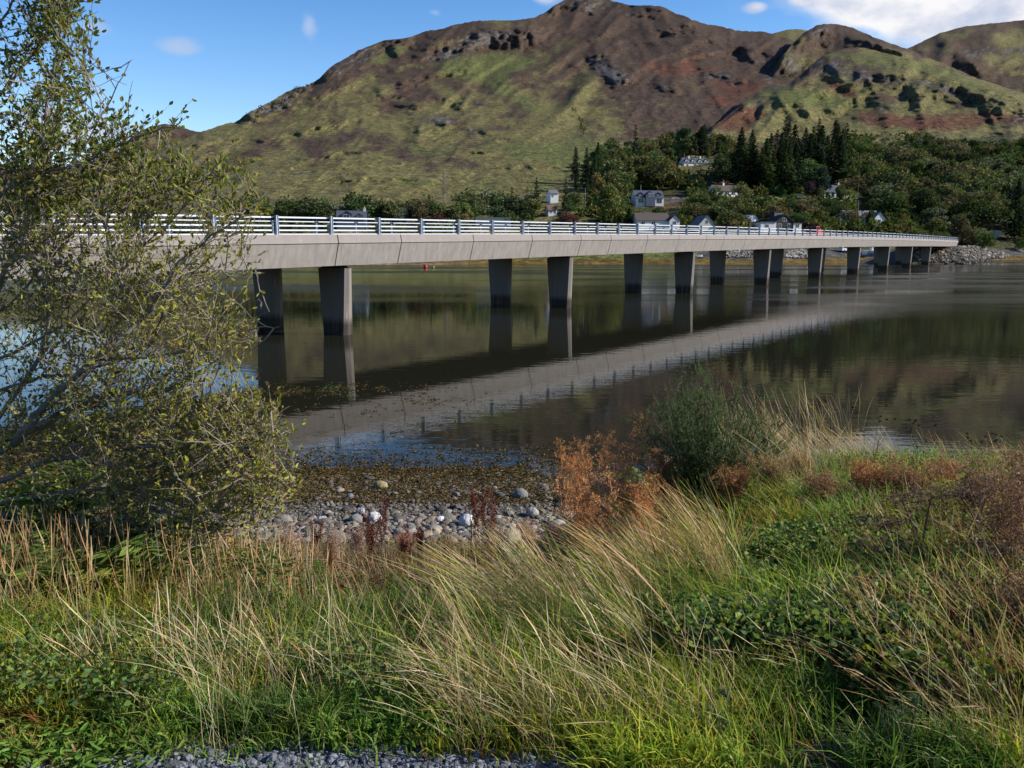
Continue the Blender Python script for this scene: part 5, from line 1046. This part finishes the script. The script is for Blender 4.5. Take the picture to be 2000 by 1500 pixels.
# ------------------------------------------------------------------ single plants (prototypes at the origin, then copies)
def at_g(x, y): return gpos(np.array([float(x)]), np.array([float(y)]))[0]
def stem_poly(R, h, lean, k=6, wob=.03):
    t = np.linspace(0, 1, k)[:, None]; p = np.concatenate([lean[0] * h * t ** 1.4, lean[1] * h * t ** 1.4, h * t], 1); p[1:] += R.normal(0, wob * h, (k - 1, 3)) * np.array([1, 1, .2]); return p
def dock_proto(seed, h=.75):
    R = np.random.RandomState(seed); r = empty('dock', (0, 0, 0)); P_, Rd, V = [], [], []
    for q in range(3):
        s = stem_poly(R, h * R.uniform(.7, 1), (R.normal(0, .12), R.normal(0, .12))); P_.append(s); Rd.append(np.linspace(.004, .002, 6))
        for b in range(5): t = R.uniform(.45, .85); p0 = s[0] + (s[-1] - s[0]) * t; a = R.uniform(0, 6.28); e = p0 + np.array([math.cos(a) * .05, math.sin(a) * .05, R.uniform(.08, .2)]) * h / .75; P_.append(np.linspace(p0, e, 6)); Rd.append(np.linspace(.0025, .001, 6))
    v, f = tubes(P_, Rd); link('stem', mesh_np('stem', v, f, M_TWIG, np.tile([.12, .045, .03], (len(v), 1))), r)
    c = np.concatenate([p[2 if k % 6 == 0 else 0:][None].reshape(-1, 3) for k, p in enumerate(P_)]); pos = np.repeat(c, 16, 0) + R.normal(0, 1, (len(c) * 16, 3)) * np.array([.008, .008, .03]); pos = pos[pos[:, 2] > .28 * h]
    n = len(pos); v = cards(pos, R.uniform(.008, .016, n), R, .8, .8); link('seed_head', mesh_np('seed_head', v, quads(n), M_STRAW, np.repeat(np.array([.14, .035, .025]) * R.uniform(.6, 1.4, (n, 1)), 4, 0)), r); return r
def place(proto, used, x, y, s, rz, label, cat, group=None, name=None):
    o = proto if not used else copy_tree(proto)
    g = at_g(x, y); o.location = tuple(g); o.scale = (s, s, s); o.rotation_euler = (0, 0, rz)
    if 'group' in o: del o['group']
    return tag(o, label, cat, group)
docks = [dock_proto(61), dock_proto(62), dock_proto(63)]; used = set()
for i, (x, y, s, lab) in enumerate([(618, 1105, 1.05, 'leftmost dark red dock spike in front of the willow twigs'), (722, 1120, 1.25, 'tallest dark red dock clump below the bright white boulder'), (750, 1110, 1.45, 'dark red dock spike just right of the bright white boulder'),
        (795, 1120, 1.0, 'slim red dock spike between the white boulders'), (822, 1115, 1.2, 'dark red dock clump left of the yellow flower'), (925, 1100, 1.7, 'tall thin red dock spike reaching up to the wrack line'),
        (962, 1105, 1.5, 'red dock spike right of the tall thin one'), (980, 1120, 1.2, 'reddish dock beside the blue green gorse sprig'), (650, 1150, .8, 'low red brown dock near the dead branch'), (1440, 900, 1.3, 'dark red dock spike rising beside the gorse bush'), (870, 1125, .8, 'short red dock right under the yellow flower'), (1000, 1170, .9, 'red brown dock in the edge of the pale straw')]):
    k = i % 3; place(docks[k], k in used, x, y, s, i * 1.3, lab, 'dock plant', 'red docks on the bank'); used.add(k)
def gorse_mesh(seed, rad, h, shoots, root, per=85, up=.9):
    R = np.random.RandomState(seed); P_, Rd, V, Dd = [], [], [], []
    for q in range(shoots):
        a = R.uniform(0, 6.28); rr = rad * math.sqrt(R.rand()); top = np.array([math.cos(a) * rr, math.sin(a) * rr, h * (1 - .45 * (rr / rad) ** 2) * R.uniform(.5, 1.22)]); b = top * np.array([.45, .45, .25]) * R.uniform(.6, 1.0)
        m_ = (b + top) / 2 + R.normal(0, .03 * h, 3); t = np.linspace(0, 1, 6)[:, None]; s = (1 - t) ** 2 * b + 2 * t * (1 - t) * m_ + t * t * (top + np.array([R.normal(0, .05), R.normal(0, .05), 0])); P_.append(s); Rd.append(np.linspace(.005, .0018, 6))
        for sub in range(4):
            t0 = R.uniform(.35, .9); p0 = s[int(t0 * 5)]; e = p0 + np.array([R.normal(0, .08), R.normal(0, .08), R.uniform(.03, .16)]) * max(.6, h); P_.append(np.linspace(p0, e, 6)); Rd.append(np.linspace(.003, .001, 6))
    P_ = np.array(P_); v, f = tubes(P_, Rd, 3); link('stems', mesh_np('stems', v, f, M_TWIG, np.tile([.07, .075, .04], (len(v), 1))), root)
    n = len(P_) * per; i = np.repeat(np.arange(len(P_)), per); t = R.uniform(.1, 1, n) * 4.999; k = t.astype(int); fr = (t - k)[:, None]; pos = P_[i, k] * (1 - fr) + P_[i, k + 1] * fr; dr = P_[i, k + 1] - P_[i, k]; dr /= np.linalg.norm(dr, axis=1)[:, None] + 1e-9
    d = dr * .8 + R.normal(0, .6, (n, 3)); d /= np.linalg.norm(d, axis=1)[:, None]; s_ = np.cross(d, R.normal(0, 1, (n, 3))); s_ /= np.linalg.norm(s_, axis=1)[:, None] + 1e-9; L = R.uniform(.014, .034, n)[:, None]; w = .0026
    vv = np.stack([pos - s_ * w * .6, pos + s_ * w * .6, pos + d * L + s_ * w * .2, pos + d * L - s_ * w * .2], 1)
    c = np.array([.135, .185, .080]) * R.uniform(.6, 1.5, (n, 1)) * np.stack([R.uniform(.8, 1.3, n), np.ones(n), R.uniform(.8, 1.4, n)], -1)
    link('spines', mesh_np('spines', vv, quads(n), M_HERB, np.repeat(c, 4, 0)), root); return root
g0 = empty('gorse_bush', at_g(1385, 985)); gorse_mesh(71, .80, 1.28, 200, g0, 120); tag(g0, 'large dark grey green gorse bush standing against the water', 'gorse bush')
gp = empty('gorse_sprig', (0, 0, 0)); gorse_mesh(72, .10, .50, 5, gp, 120)
for i, (x, y, s, lab) in enumerate([(1008, 1130, 1.35, 'upright blue green gorse sprig in front of the shingle'), (782, 1270, .8, 'feathery gorse sprig below the tall red docks'), (700, 1262, .55, 'small gorse sprig left of the feathery one'), (520, 1230, .8, 'gorse sprig below the dead branch'),
        (455, 1240, .7, 'gorse sprig among the upright straw stalks'), (190, 1300, .6, 'small gorse sprig at the left under the bracken'), (905, 1290, .6, 'gorse sprig left of the pale straw tussock'), (1760, 1490, .6, 'dark gorse sprig at the bottom edge on the right'), (1400, 1470, .55, 'dark gorse sprig lying in the bottom grass'), (340, 1290, .5, 'low gorse sprig in the left green grass')]):
    place(gp, i > 0, x, y, s, i * 1.1, lab, 'gorse sprig', 'gorse sprigs on the bank')
def dead_herb(seed, h, spread, root, col, fluff, nst=9):
    R = np.random.RandomState(seed); P_, Rd, tips = [], [], []
    for q in range(nst):
        a = R.uniform(0, 6.28); s = stem_poly(R, h * R.uniform(.75, 1.05), (math.cos(a) * spread * R.rand(), math.sin(a) * spread * R.rand())); P_.append(s); Rd.append(np.linspace(.0045, .002, 6))
        for b in range(16):
            t = R.uniform(.38, 1); p0 = s[min(4, int(t * 5))] + (s[min(5, int(t * 5) + 1)] - s[min(4, int(t * 5))]) * (t * 5 % 1); a2 = R.uniform(0, 6.28); e = p0 + np.array([math.cos(a2) * .09, math.sin(a2) * .09, R.uniform(.04, .15)]) * R.uniform(.5, 1.3); P_.append(np.linspace(p0, e, 6)); Rd.append(np.linspace(.0022, .0009, 6))
            for c in range(4): p1 = p0 + (e - p0) * R.uniform(.4, 1); e1 = p1 + R.normal(0, .028, 3) + np.array([0, 0, .03]); P_.append(np.linspace(p1, e1, 6)); Rd.append(np.full(6, .0009)); tips.append(e1)
    v, f = tubes(P_, Rd, 3); link('stems', mesh_np('stems', v, f, M_TWIG, np.tile(np.array(col) * .8, (len(v), 1))), root)
    tips = np.array(tips); pos = np.repeat(tips, fluff, 0) + R.normal(0, .011, (len(tips) * fluff, 3)); n = len(pos); v = cards(pos, R.uniform(.006, .015, n), R, .9, .7)
    link('seed_heads', mesh_np('seed_heads', v, quads(n), M_STRAW, np.repeat(np.array(col) * R.uniform(.6, 1.6, (n, 1)), 4, 0)), root); return root
for i, (x, y, h, sp, c, lab) in enumerate([(1130, 1075, 1.55, .34, (.50, .24, .10), 'tall rust orange dead willowherb standing against the shallow water'), (1205, 1120, 1.35, .50, (.46, .22, .10), 'broad rusty dead willowherb below and right of the tall one'), (1085, 1110, .55, .4, (.22, .12, .09), 'low brownish dead herb at the edge of the shingle'),
        (1290, 1060, .80, .35, (.30, .13, .06), 'rusty dead herb at the foot of the gorse bush'), (1150, 1140, 1.1, .45, (.46, .25, .12), 'rusty dead herb behind the leaning straw'), (1690, 1000, .30, .8, (.34, .16, .08), 'orange red dead herb on the right bank beside the purple flowers'), (655, 1120, .55, .35, (.36, .26, .20), 'pale fluffy dead herb beside the leftmost dock'), (1320, 930, .6, .4, (.26, .16, .10), 'brown dead herb left of the gorse bush'),
        (1985, 960, .30, .8, (.20, .12, .08), 'brown dead herb at the right end of the crest'), (1600, 1010, .26, .8, (.24, .14, .08), 'tawny dead herb in the middle of the right bank'), (1990, 1330, .36, .5, (.22, .14, .09), 'brown dead herb at the right edge below'), (1560, 950, .26, .8, (.30, .20, .10), 'tawny dead herb under the crest tussocks'), (700, 1105, .50, .5, (.40, .26, .20), 'pinkish dead herb below the bright white boulder'), (790, 1105, .42, .5, (.36, .20, .14), 'reddish beige dead herb in front of the mid shingle'), (960, 1105, .48, .5, (.38, .24, .17), 'beige dead herb behind the pale straw tufts'), (1030, 1100, .55, .5, (.36, .22, .16), 'brownish dead herb left of the tall rust one'), (560, 1120, .45, .5, (.34, .22, .16), 'dry beige herb over the dead branch'), (1160, 1165, 1.0, .5, (.50, .25, .11), 'dense orange dead willowherb rising out of the straw'), (1245, 1130, .75, .35, (.44, .20, .09), 'orange dead willowherb between the broad rusty one and the gorse bush'), (1080, 1150, .7, .5, (.38, .22, .15), 'brownish dead herb in front of the tall rust one'),
        (1780, 1010, .36, .8, (.24, .13, .08), 'brown dead herb behind the bent hogweed'), (1880, 1040, .45, .7, (.22, .13, .09), 'brown dead herb between the two larger hogweeds'), (1990, 1080, .55, .6, (.26, .16, .10), 'tallest brown dead herb at the right edge'), (1960, 1180, .6, .7, (.24, .14, .09), 'tangled brown dead herb below the small hogweed'),
        (1840, 980, .26, .9, (.30, .15, .09), 'reddish dead herb before the crest on the right'), (1420, 1010, .4, .7, (.32, .16, .08), 'rusty dead herb in front of the gorse bush'), (1500, 985, .34, .8, (.28, .19, .10), 'tawny dead herb right of the gorse bush'), (420, 1150, .5, .6, (.30, .17, .10), 'brown dead herb among the upright stalks'), (250, 1150, .5, .6, (.26, .14, .09), 'dark brown dead herb left of the upright stalks')]):
    r = empty('dead_herb', at_g(x, y)); dead_herb(80 + i, h, sp, r, tuple(q * 1.3 for q in c), 12, 15 if h > 1 else 7); tag(r, lab, 'dead plant', 'dead herbs on the bank')
def hogweed(seed, x, y, tops, lab):
    """tops: pixel x, y of each umbel"""
    R = np.random.RandomState(seed); b = at_g(x, y); r = empty('hogweed', b); tag(r, lab, 'hogweed', 'dead hogweeds on the right bank'); dep = project(b)[2]; P_, Rd, tp = [], [], []
    pts = [P(np.array(q[0]), np.array(q[1]), dep * R.uniform(.97, 1.03)) - b for q in tops]; hub = np.mean(pts, 0) * np.array([.55, .55, .55]); P_.append(np.linspace([0, 0, 0], hub, 6)); Rd.append(np.linspace(.009, .007, 6))
    for p in pts:
        t = np.linspace(0, 1, 6)[:, None]; P_.append(hub * (1 - t) ** 2 + 2 * t * (1 - t) * (hub * .5 + p * .5 + [0, 0, .04]) + p * t * t); Rd.append(np.linspace(.006, .004, 6))
        for q in range(26):
            a = R.uniform(0, 6.28); rr = .11 * math.sqrt(R.rand()); e = p + np.array([math.cos(a) * rr, math.sin(a) * rr, .055 - rr * .25 + R.normal(0, .006)]); P_.append(np.linspace(p, e, 6)); Rd.append(np.full(6, .0011)); tp.append(e)
    v, f = tubes(P_, Rd, 5); link('stems', mesh_np('stems', v, f, M_TWIG, np.tile([.13, .075, .055], (len(v), 1))), r)
    tp = np.array(tp); pos = np.repeat(tp, 22, 0) + R.normal(0, .009, (len(tp) * 22, 3)) * [1, 1, .5]; n = len(pos); v = cards(pos, R.uniform(.006, .012, n), R, .8, .8); link('umbels', mesh_np('umbels', v, quads(n), M_STRAW, np.repeat(np.array([.17, .12, .095]) * R.uniform(.5, 1.5, (n, 1)), 4, 0)), r)
hogweed(1, 1850, 1165, [(1722, 1030), (1765, 985), (1818, 972), (1715, 1075)], 'dead brown hogweed with a thick bent stem and four umbels')
hogweed(2, 1905, 1110, [(1915, 965), (1880, 975), (1935, 955)], 'dead hogweed with dark clustered umbels right of the bent one')
hogweed(3, 1935, 1215, [(1935, 1085), (1975, 1105)], 'smaller dead hogweed with two umbels lower down at the right')
def frond_set(seed, root, n=7, L0=.6, col=(.075, .12, .03)):
    R = np.random.RandomState(seed); P_, Rd = [], []; LV = []; LD = []; LS = []
    for q in range(n):
        a = 6.28 * q / n + R.normal(0, .3); L = L0 * R.uniform(.7, 1.15); t = np.linspace(0, 1, 30)[:, None]; out = np.array([math.cos(a), math.sin(a), 0]); s = out * L * .8 * t ** 1.2 + np.array([0, 0, 1]) * L * (t * .95 - .5 * t ** 2.6); P_.append(s); Rd.append(np.linspace(.003, .001, 30))
        sd_ = np.cross(out, [0, 0, 1])
        for k in range(4, 30):
            w = L * .20 * math.sin(math.pi * min(1, (k / 29) ** .75 * .98 + .02)) ** .8 + .01; dr = (s[min(29, k + 1)] - s[k - 1]); dr /= np.linalg.norm(dr)
            for sg in (-1, 1): LV.append(s[k]); LD.append(sd_ * sg + dr * .35 + np.array([0, 0, R.normal(-.15, .12)])); LS.append(w * R.uniform(.9, 1.1))
    v, f = tubes(P_, Rd, 3); link('stalks', mesh_np('stalks', v, f, M_TWIG, np.tile([.12, .11, .04], (len(v), 1))), root)
    LV, LD, LS = map(np.array, (LV, LD, LS)); n_ = len(LV); R2 = np.random.RandomState(3); v = leaves(LV, LD, LS, R2, .15, .25, .2); c = np.array(col) * R.uniform(.7, 1.4, (n_, 1)); link('fronds', mesh_np('fronds', v, leaf_faces(n_), M_HERB, np.repeat(c, 6, 0)), root); return root
fp = empty('bracken', (0, 0, 0)); frond_set(5, fp, 12, .80, (.15, .22, .045)); fy = empty('bracken', (0, 0, 0)); frond_set(6, fy, 7, .75, (.22, .22, .04)); uf = [0, 0]
for i, (x, y, s, k, lab) in enumerate([(30, 1120, 1.2, 0, 'bracken clump at the left edge below the willow'), (110, 1150, 1.1, 0, 'bracken clump under the thick willow limb'), (210, 1130, 1.0, 0, 'green bracken right of the left edge clumps'), (10, 1190, .9, 0, 'lower bracken clump at the left edge'), (300, 1120, .9, 1, 'yellowing bracken behind the upright straw'), (-60, 1050, 1.2, 0, 'bracken clump half outside the left edge'),
        (590, 1180, .55, 0, 'small fern beside the dead branch'), (70, 1230, .8, 1, 'yellowing bracken in the left grass'), (1270, 985, .9, 0, 'fern at the left foot of the gorse bush'), (1800, 1090, .7, 1, 'yellow fern behind the bent hogweed'), (1395, 1120, .6, 0, 'fern in front of the gorse bush'), (160, 1060, 1.1, 0, 'tall bracken behind the others under the willow'), (380, 1090, .8, 1, 'yellowing bracken near the shingle under the willow'),
        (-10, 1150, 1.4, 0, 'largest bracken clump filling the left edge'), (150, 1185, 1.3, 0, 'wide bracken clump in front of the willow limb'), (260, 1170, 1.1, 0, 'bracken clump behind the upright straw stalks'), (70, 1090, 1.5, 0, 'high bracken clump right under the willow'), (250, 1075, 1.3, 0, 'shaded bracken clump against the beach under the willow')]):
    pr = (fp, fy)[k]; place(pr, uf[k] > 0, x, y, s, i * .9, lab, 'fern', 'ferns on the bank'); uf[k] += 1
# flowers with coloured heads
def flower(x, y, h, cols, lab, cat, heads=6, r=.012, group=None, seed=1, leafc=(.07, .10, .03)):
    R = np.random.RandomState(seed); root = empty(cat.replace(' ', '_'), at_g(x, y)); tag(root, lab, cat, group); P_, Rd, hd = [], [], []
    for q in range(heads): s = stem_poly(R, h * R.uniform(.8, 1.05), (R.normal(-.15, .2), R.normal(0, .2))); P_.append(s); Rd.append(np.linspace(.003, .0015, 6)); hd.append(s[-1])
    v, f = tubes(P_, Rd, 3); link('stems', mesh_np('stems', v, f, M_TWIG, np.tile(leafc, (len(v), 1))), root); hd = np.repeat(np.array(hd), 46, 0); n = len(hd); d = R.normal(0, 1, (n, 3)); d[:, 2] = np.abs(d[:, 2]); d /= np.linalg.norm(d, axis=1)[:, None]
    v = leaves(hd, d, np.full(n, r * 1.6), R, .5, 1); link('flower_heads', mesh_np('flower_heads', v, leaf_faces(n), M_HERB, np.repeat(np.array(cols) * R.uniform(.7, 1.3, (n, 1)), 6, 0)), root)
flower(872, 1100, .52, (.60, .48, .03), 'yellow ragwort flower in front of the white boulders', 'ragwort', 4, .015, None, 3)
flower(1700, 935, .20, (.36, .08, .24), 'purple knapweed at the left of the orange red dead herb', 'knapweed', 3, .016, 'knapweeds', 4); flower(1748, 980, .2, (.40, .05, .24), 'brightest purple knapweed above the bent hogweed', 'knapweed', 2, .018, 'knapweeds', 5); flower(1738, 940, .2, (.36, .10, .26), 'purple knapweed right of the orange red dead herb', 'knapweed', 2, .014, 'knapweeds', 7); flower(1445, 800 + 100, .55, (.25, .10, .28), 'lone purple knapweed head beside the gorse bush', 'knapweed', 1, .014, 'knapweeds', 6)
for i, (x, y, h, lab) in enumerate([(1972, 930, .45, 'round dark seed heads at the right end of the crest'), (1700, 925, .75, 'thin seed heads standing above the crest before the water'), (1620, 925, .6, 'thin seed heads left of the taller ones on the crest'), (1905, 940, .5, 'dark seed heads on the right crest'), (1790, 930, .6, 'sparse seed heads in the middle of the crest')]):
    flower(x, y, h, (.07, .045, .035), lab, 'seed heads', 6, .010, 'seed heads on the crest', 20 + i, (.14, .11, .07))
# dead branch
r = empty('dead_branch', at_g(560, 1130)); tag(r, 'grey dead branch lying forked in the grass below the shingle', 'branch'); b = at_g(560, 1130); dep = project(b)[2]
def pp(pts, dd=0): return np.array([P(np.array(float(x)), np.array(float(y)), dep + dd) - b for x, y in pts])
def resample(p, k=6): t = np.linspace(0, len(p) - 1, k); i = np.minimum(t.astype(int), len(p) - 2); fr = (t - i)[:, None]; return p[i] * (1 - fr) + p[i + 1] * fr
bl = [pp([(505, 1055), (530, 1062), (560, 1066), (578, 1072)]), pp([(545, 1064), (552, 1085), (560, 1100), (548, 1110)]), pp([(578, 1072), (560, 1092), (548, 1102)]), pp([(560, 1095), (620, 1092), (680, 1100), (715, 1120)]), pp([(505, 1055), (480, 1090), (470, 1130)])]
v, f = tubes(np.array([resample(q) for q in bl]), np.array([np.linspace(.014, .007, 6)] * 5), 7); link('wood', mesh_np('wood', v, f, M_TWIG, np.tile([.20, .15, .12], (len(v), 1)), True), r)
# ------------------------------------------------------------------ big willow at the left
RW = np.random.RandomState(101)
wb = P(np.array(-170.), np.array(1120.), 5.6)
willow = empty('willow', (wb[0], wb[1], float(ground_z(wb[0], wb[1])))); tag(willow, 'large bushy willow with grey branches and olive leaves filling the left of the view', 'willow')
W0 = np.array(willow.location)
LIMBS = [([(-190, 1130), (-90, 960), (0, 880), (70, 835), (150, 790), (230, 766), (300, 772), (370, 740), (430, 700)], 5.6, 4.8, .042, .006), ([(40, 850), (110, 770), (200, 690), (280, 620), (322, 565), (350, 510), (400, 470), (460, 430), (520, 378)], 5.2, 4.7, .022, .003),
         ([(-140, 900), (-80, 700), (0, 560), (60, 420), (80, 300), (92, 180), (122, 60), (100, -60)], 5.7, 5.4, .022, .004), ([(-100, 560), (0, 372), (70, 345), (140, 325), (220, 290), (290, 258), (352, 240)], 5.4, 5.0, .014, .003),
         ([(130, 332), (170, 282), (210, 205), (236, 150), (262, 118)], 5.15, 5.1, .006, .002), ([(-120, 360), (0, 185), (60, 110), (112, 30), (150, -50)], 5.7, 5.6, .014, .003), ([(-60, 960), (80, 905), (200, 882), (300, 870), (400, 852), (480, 830), (535, 800)], 5.2, 4.6, .018, .003),
         ([(-40, 990), (120, 962), (250, 950), (380, 930), (480, 900), (545, 880)], 5.2, 4.6, .014, .003), ([(190, 700), (260, 702), (350, 690), (430, 660), (500, 640), (545, 640)], 5.0, 4.7, .010, .002), ([(100, 800), (180, 722), (232, 640), (240, 560), (212, 480), (200, 400), (190, 330)], 5.3, 5.2, .014, .003),
         ([(290, 870), (380, 800), (430, 772), (490, 762)], 4.9, 4.7, .008, .002), ([(-20, 840), (80, 700), (100, 600), (62, 520), (20, 440), (0, 330)], 5.5, 5.4, .016, .004), ([(240, 950), (330, 980), (420, 1000), (500, 985), (560, 945)], 5.0, 4.6, .008, .002),
         ([(350, 512), (420, 525), (470, 545), (505, 520)], 4.9, 4.8, .005, .002), ([(280, 620), (200, 560), (130, 520), (40, 470)], 5.1, 5.3, .008, .003), ([(-120, 760), (0, 700), (120, 640), (240, 520), (330, 440), (400, 350), (440, 305)], 5.8, 5.2, .014, .002),
         ([(-100, 640), (20, 600), (150, 440), (260, 390), (350, 370), (440, 340)], 5.9, 5.4, .012, .002), ([(-100, 200), (-20, 80), (30, 0), (60, -60)], 5.5, 5.3, .012, .004), ([(-60, 1000), (60, 1010), (200, 1020), (330, 1030), (450, 1040)], 5.1, 4.8, .012, .003), ([(-60, 780), (60, 740), (170, 730), (270, 690), (340, 600), (400, 560)], 5.6, 5.3, .012, .003),
         ([(260, 955), (360, 900), (450, 870), (520, 860), (565, 870)], 5.0, 4.7, .007, .002), ([(200, 900), (330, 920), (440, 940), (530, 930), (580, 920)], 5.0, 4.6, .008, .002), ([(240, 860), (360, 845), (460, 860), (540, 850)], 5.1, 4.7, .008, .002), ([(200, 980), (320, 1000), (430, 1030), (520, 1020)], 4.9, 4.6, .008, .002), ([(60, 1000), (200, 930), (330, 850), (420, 820), (490, 795)], 5.4, 5.0, .010, .002), ([(-80, 460), (20, 420), (100, 380), (150, 300), (170, 200), (165, 110)], 5.8, 5.6, .010, .002)]
SIL = np.array([(-400, -300), (150, -300), (182, -20), (180, 60), (176, 110), (172, 170), (196, 230), (222, 215), (250, 90), (280, 92), (276, 150), (262, 208), (330, 222), (370, 224), (372, 246), (330, 275), (385, 320), (430, 290), (520, 300), (528, 340), (530, 440), (500, 470), (480, 560), (535, 600), (535, 650), (500, 690), (450, 735), (540, 760), (566, 800), (562, 860), (596, 905), (598, 950), (575, 1000), (520, 1045), (430, 1085), (200, 1110), (-400, 1150)], float)
def in_poly(px, py, p):
    c = np.zeros(px.shape, bool); j = len(p) - 1
    for i in range(len(p)):
        cond = ((p[i, 1] > py) != (p[j, 1] > py)) & (px < (p[j, 0] - p[i, 0]) * (py - p[i, 1]) / (p[j, 1] - p[i, 1] + 1e-9) + p[i, 0]); c ^= cond; j = i
    return c
def inside(pts): x, y, _ = project(pts); return in_poly(x + RW.normal(0, 16, x.shape), y + RW.normal(0, 16, x.shape), SIL)
K = 7; BP, BR = [], []; seeds, sdir = [], []
for pts, d0, d1, r0, r1 in LIMBS:
    a = np.array(pts, float); n = len(a); dep = np.linspace(d0, d1, n) + RW.normal(0, .05, n); w = P(a[:, 0], a[:, 1], dep); m = 4 * (n - 1) + 1; t = np.linspace(0, n - 1, m)
    w = np.stack([np.interp(t, np.arange(n), w[:, q]) for q in range(3)], -1); w[1:-1] = (w[:-2] + 2 * w[1:-1] + w[2:]) / 4; w += RW.normal(0, .006, w.shape); rr = np.linspace(r0, r1, m)
    for k in range(0, m - 1, K - 1): e = min(m, k + K); q = w[k:e]; z = rr[k:e]; q = np.concatenate([q, np.repeat(q[-1:], K - len(q), 0) + np.arange(K - len(q))[:, None] * 1e-4]); z = np.concatenate([z, np.repeat(z[-1:], K - len(z))]); BP.append(q); BR.append(z)
    L = np.linalg.norm(np.diff(w, axis=0), axis=1).sum(); cnt = int(L / .030); ts = RW.uniform(.08, 1, cnt) ** .85 * (m - 1.001); k = ts.astype(int); fr = (ts - k)[:, None]; seeds.append(w[k] * (1 - fr) + w[k + 1] * fr); dd = w[k + 1] - w[k]; sdir.append(dd / np.linalg.norm(dd, axis=1)[:, None])
def grow(p, d, L0, L1, up, rnd, r0, K=7, wig=.06, tries=1, toward=None):
    n = len(p); dr = d * .55 + RW.normal(0, rnd, (n, 3)) + np.array([.10, 0, up]); dr /= np.linalg.norm(dr, axis=1)[:, None]; L = RW.uniform(L0, L1, n)[:, None]; t = np.linspace(0, 1, K)[None, :, None]
    bend = RW.normal(0, .25, (n, 1, 3)) + np.array([0, 0, .28]); poly = p[:, None] + (dr[:, None] * t + bend * t ** 2 * .5) * L[:, None]; poly[:, 1:] += RW.normal(0, 1, (n, K - 1, 3)) * wig * L[:, None] * .35
    ok = inside(poly[:, -1]) & (RW.rand(n) < 1.1); poly = poly[ok]; return poly, np.linspace(1, .35, K)[None] * r0 * RW.uniform(.7, 1.3, (len(poly), 1))
s0, d0 = np.concatenate(seeds), np.concatenate(sdir)
sx_, sy, _ = project(s0); k = RW.rand(len(s0)) < (1 + .5 * sstep(330, 180, sx_)) * np.interp(sy, [0, 300, 380, 700, 1050], [.48, .48, .55, .72, .95]); s0, d0 = s0[k], d0[k]; sx_, sy, _ = project(s0); k = RW.rand(len(s0)) > .38 * ell(sx_, sy, 440, 830, 130, 90); s0, d0 = s0[k], d0[k]
tw, tr_ = grow(s0, d0, .18, .62, .22, .62, .0042)
def along(poly, per, lo=.25):
    n = len(poly); i = np.repeat(np.arange(n), per); t = RW.uniform(lo, 1, n * per) * (poly.shape[1] - 1.001); k = t.astype(int); fr = (t - k)[:, None]; p = poly[i, k] * (1 - fr) + poly[i, k + 1] * fr; d = poly[i, k + 1] - poly[i, k]; return p, d / (np.linalg.norm(d, axis=1)[:, None] + 1e-9)
p1, d1 = along(tw, 7); st, sr = grow(p1, d1, .06, .24, .18, .55, .0020, wig=.05)
allp = np.concatenate([np.array(BP), tw, st]); allr = np.concatenate([np.array(BR), tr_, sr])
nb, nt2 = len(BP), len(tw)
v, f = tubes(np.array(BP) - W0, np.array(BR), 8); cb = np.array([.19, .17, .148]) * (.75 + .5 * RW.rand(len(v), 1))
link('branches', mesh_np('branches', v, f, M_TWIG, cb, True), willow)
v, f = tubes(np.concatenate([tw, st]) - W0, np.concatenate([tr_, sr]), 3); link('twigs', mesh_np('twigs', v, f, M_TWIG, np.tile([.26, .22, .175], (len(v), 1)) * RW.uniform(.7, 1.3, (len(v), 1))), willow)
la, lda = along(st, 5, .15); lb, ldb = along(tw, 7, .45); lp = np.concatenate([la, lb, st[:, -1]]); ld = np.concatenate([lda, ldb, st[:, -1] - st[:, -2]]); ld = ld / (np.linalg.norm(ld, axis=1)[:, None] + 1e-9) + RW.normal(0, .55, ld.shape) + np.array([0, 0, .15])
lx, ly, _ = project(lp); n = len(lp); up = sstep(520, 260, ly); edge = sstep(380, 520, lx)
keep = RW.rand(n) < np.where(ly < 420, .80, np.where((ly > 760) & (lx > 340), .55, np.where(ly > 760, .62, .46))); lp, ld, lx, ly, up, edge = lp[keep], ld[keep], lx[keep], ly[keep], up[keep], edge[keep]; n = len(lp)
base = np.array([.19, .225, .045]) * up[:, None] + np.array([.33, .32, .065]) * (1 - up)[:, None]; c = base * RW.uniform(.5, 1.35, (n, 1)) * 1.05; q = RW.rand(n); ye = q < .10 + .12 * edge + .06 * (1 - up); c[ye] = np.array([.36, .29, .06]) * RW.uniform(.6, 1.2, (ye.sum(), 1)); br = (q > .93); c[br] = np.array([.16, .085, .035]) * RW.uniform(.5, 1.2, (br.sum(), 1)); gr = (q > .80) & (q < .90); c[gr] = np.array([.15, .165, .11])
sz = RW.uniform(.022, .050, n) * (1 - .12 * (1 - up)); v = leaves(lp - W0, ld, sz, RW, .46, 1.0, .12); M_WLEAF = foliage_mat('willow_leaf', .42, rough=.5, spec=.12)
link('foliage', mesh_np('foliage', v, leaf_faces(n), M_WLEAF, np.repeat(c, 6, 0)), willow)
print('willow', nb, nt2, len(st), n)
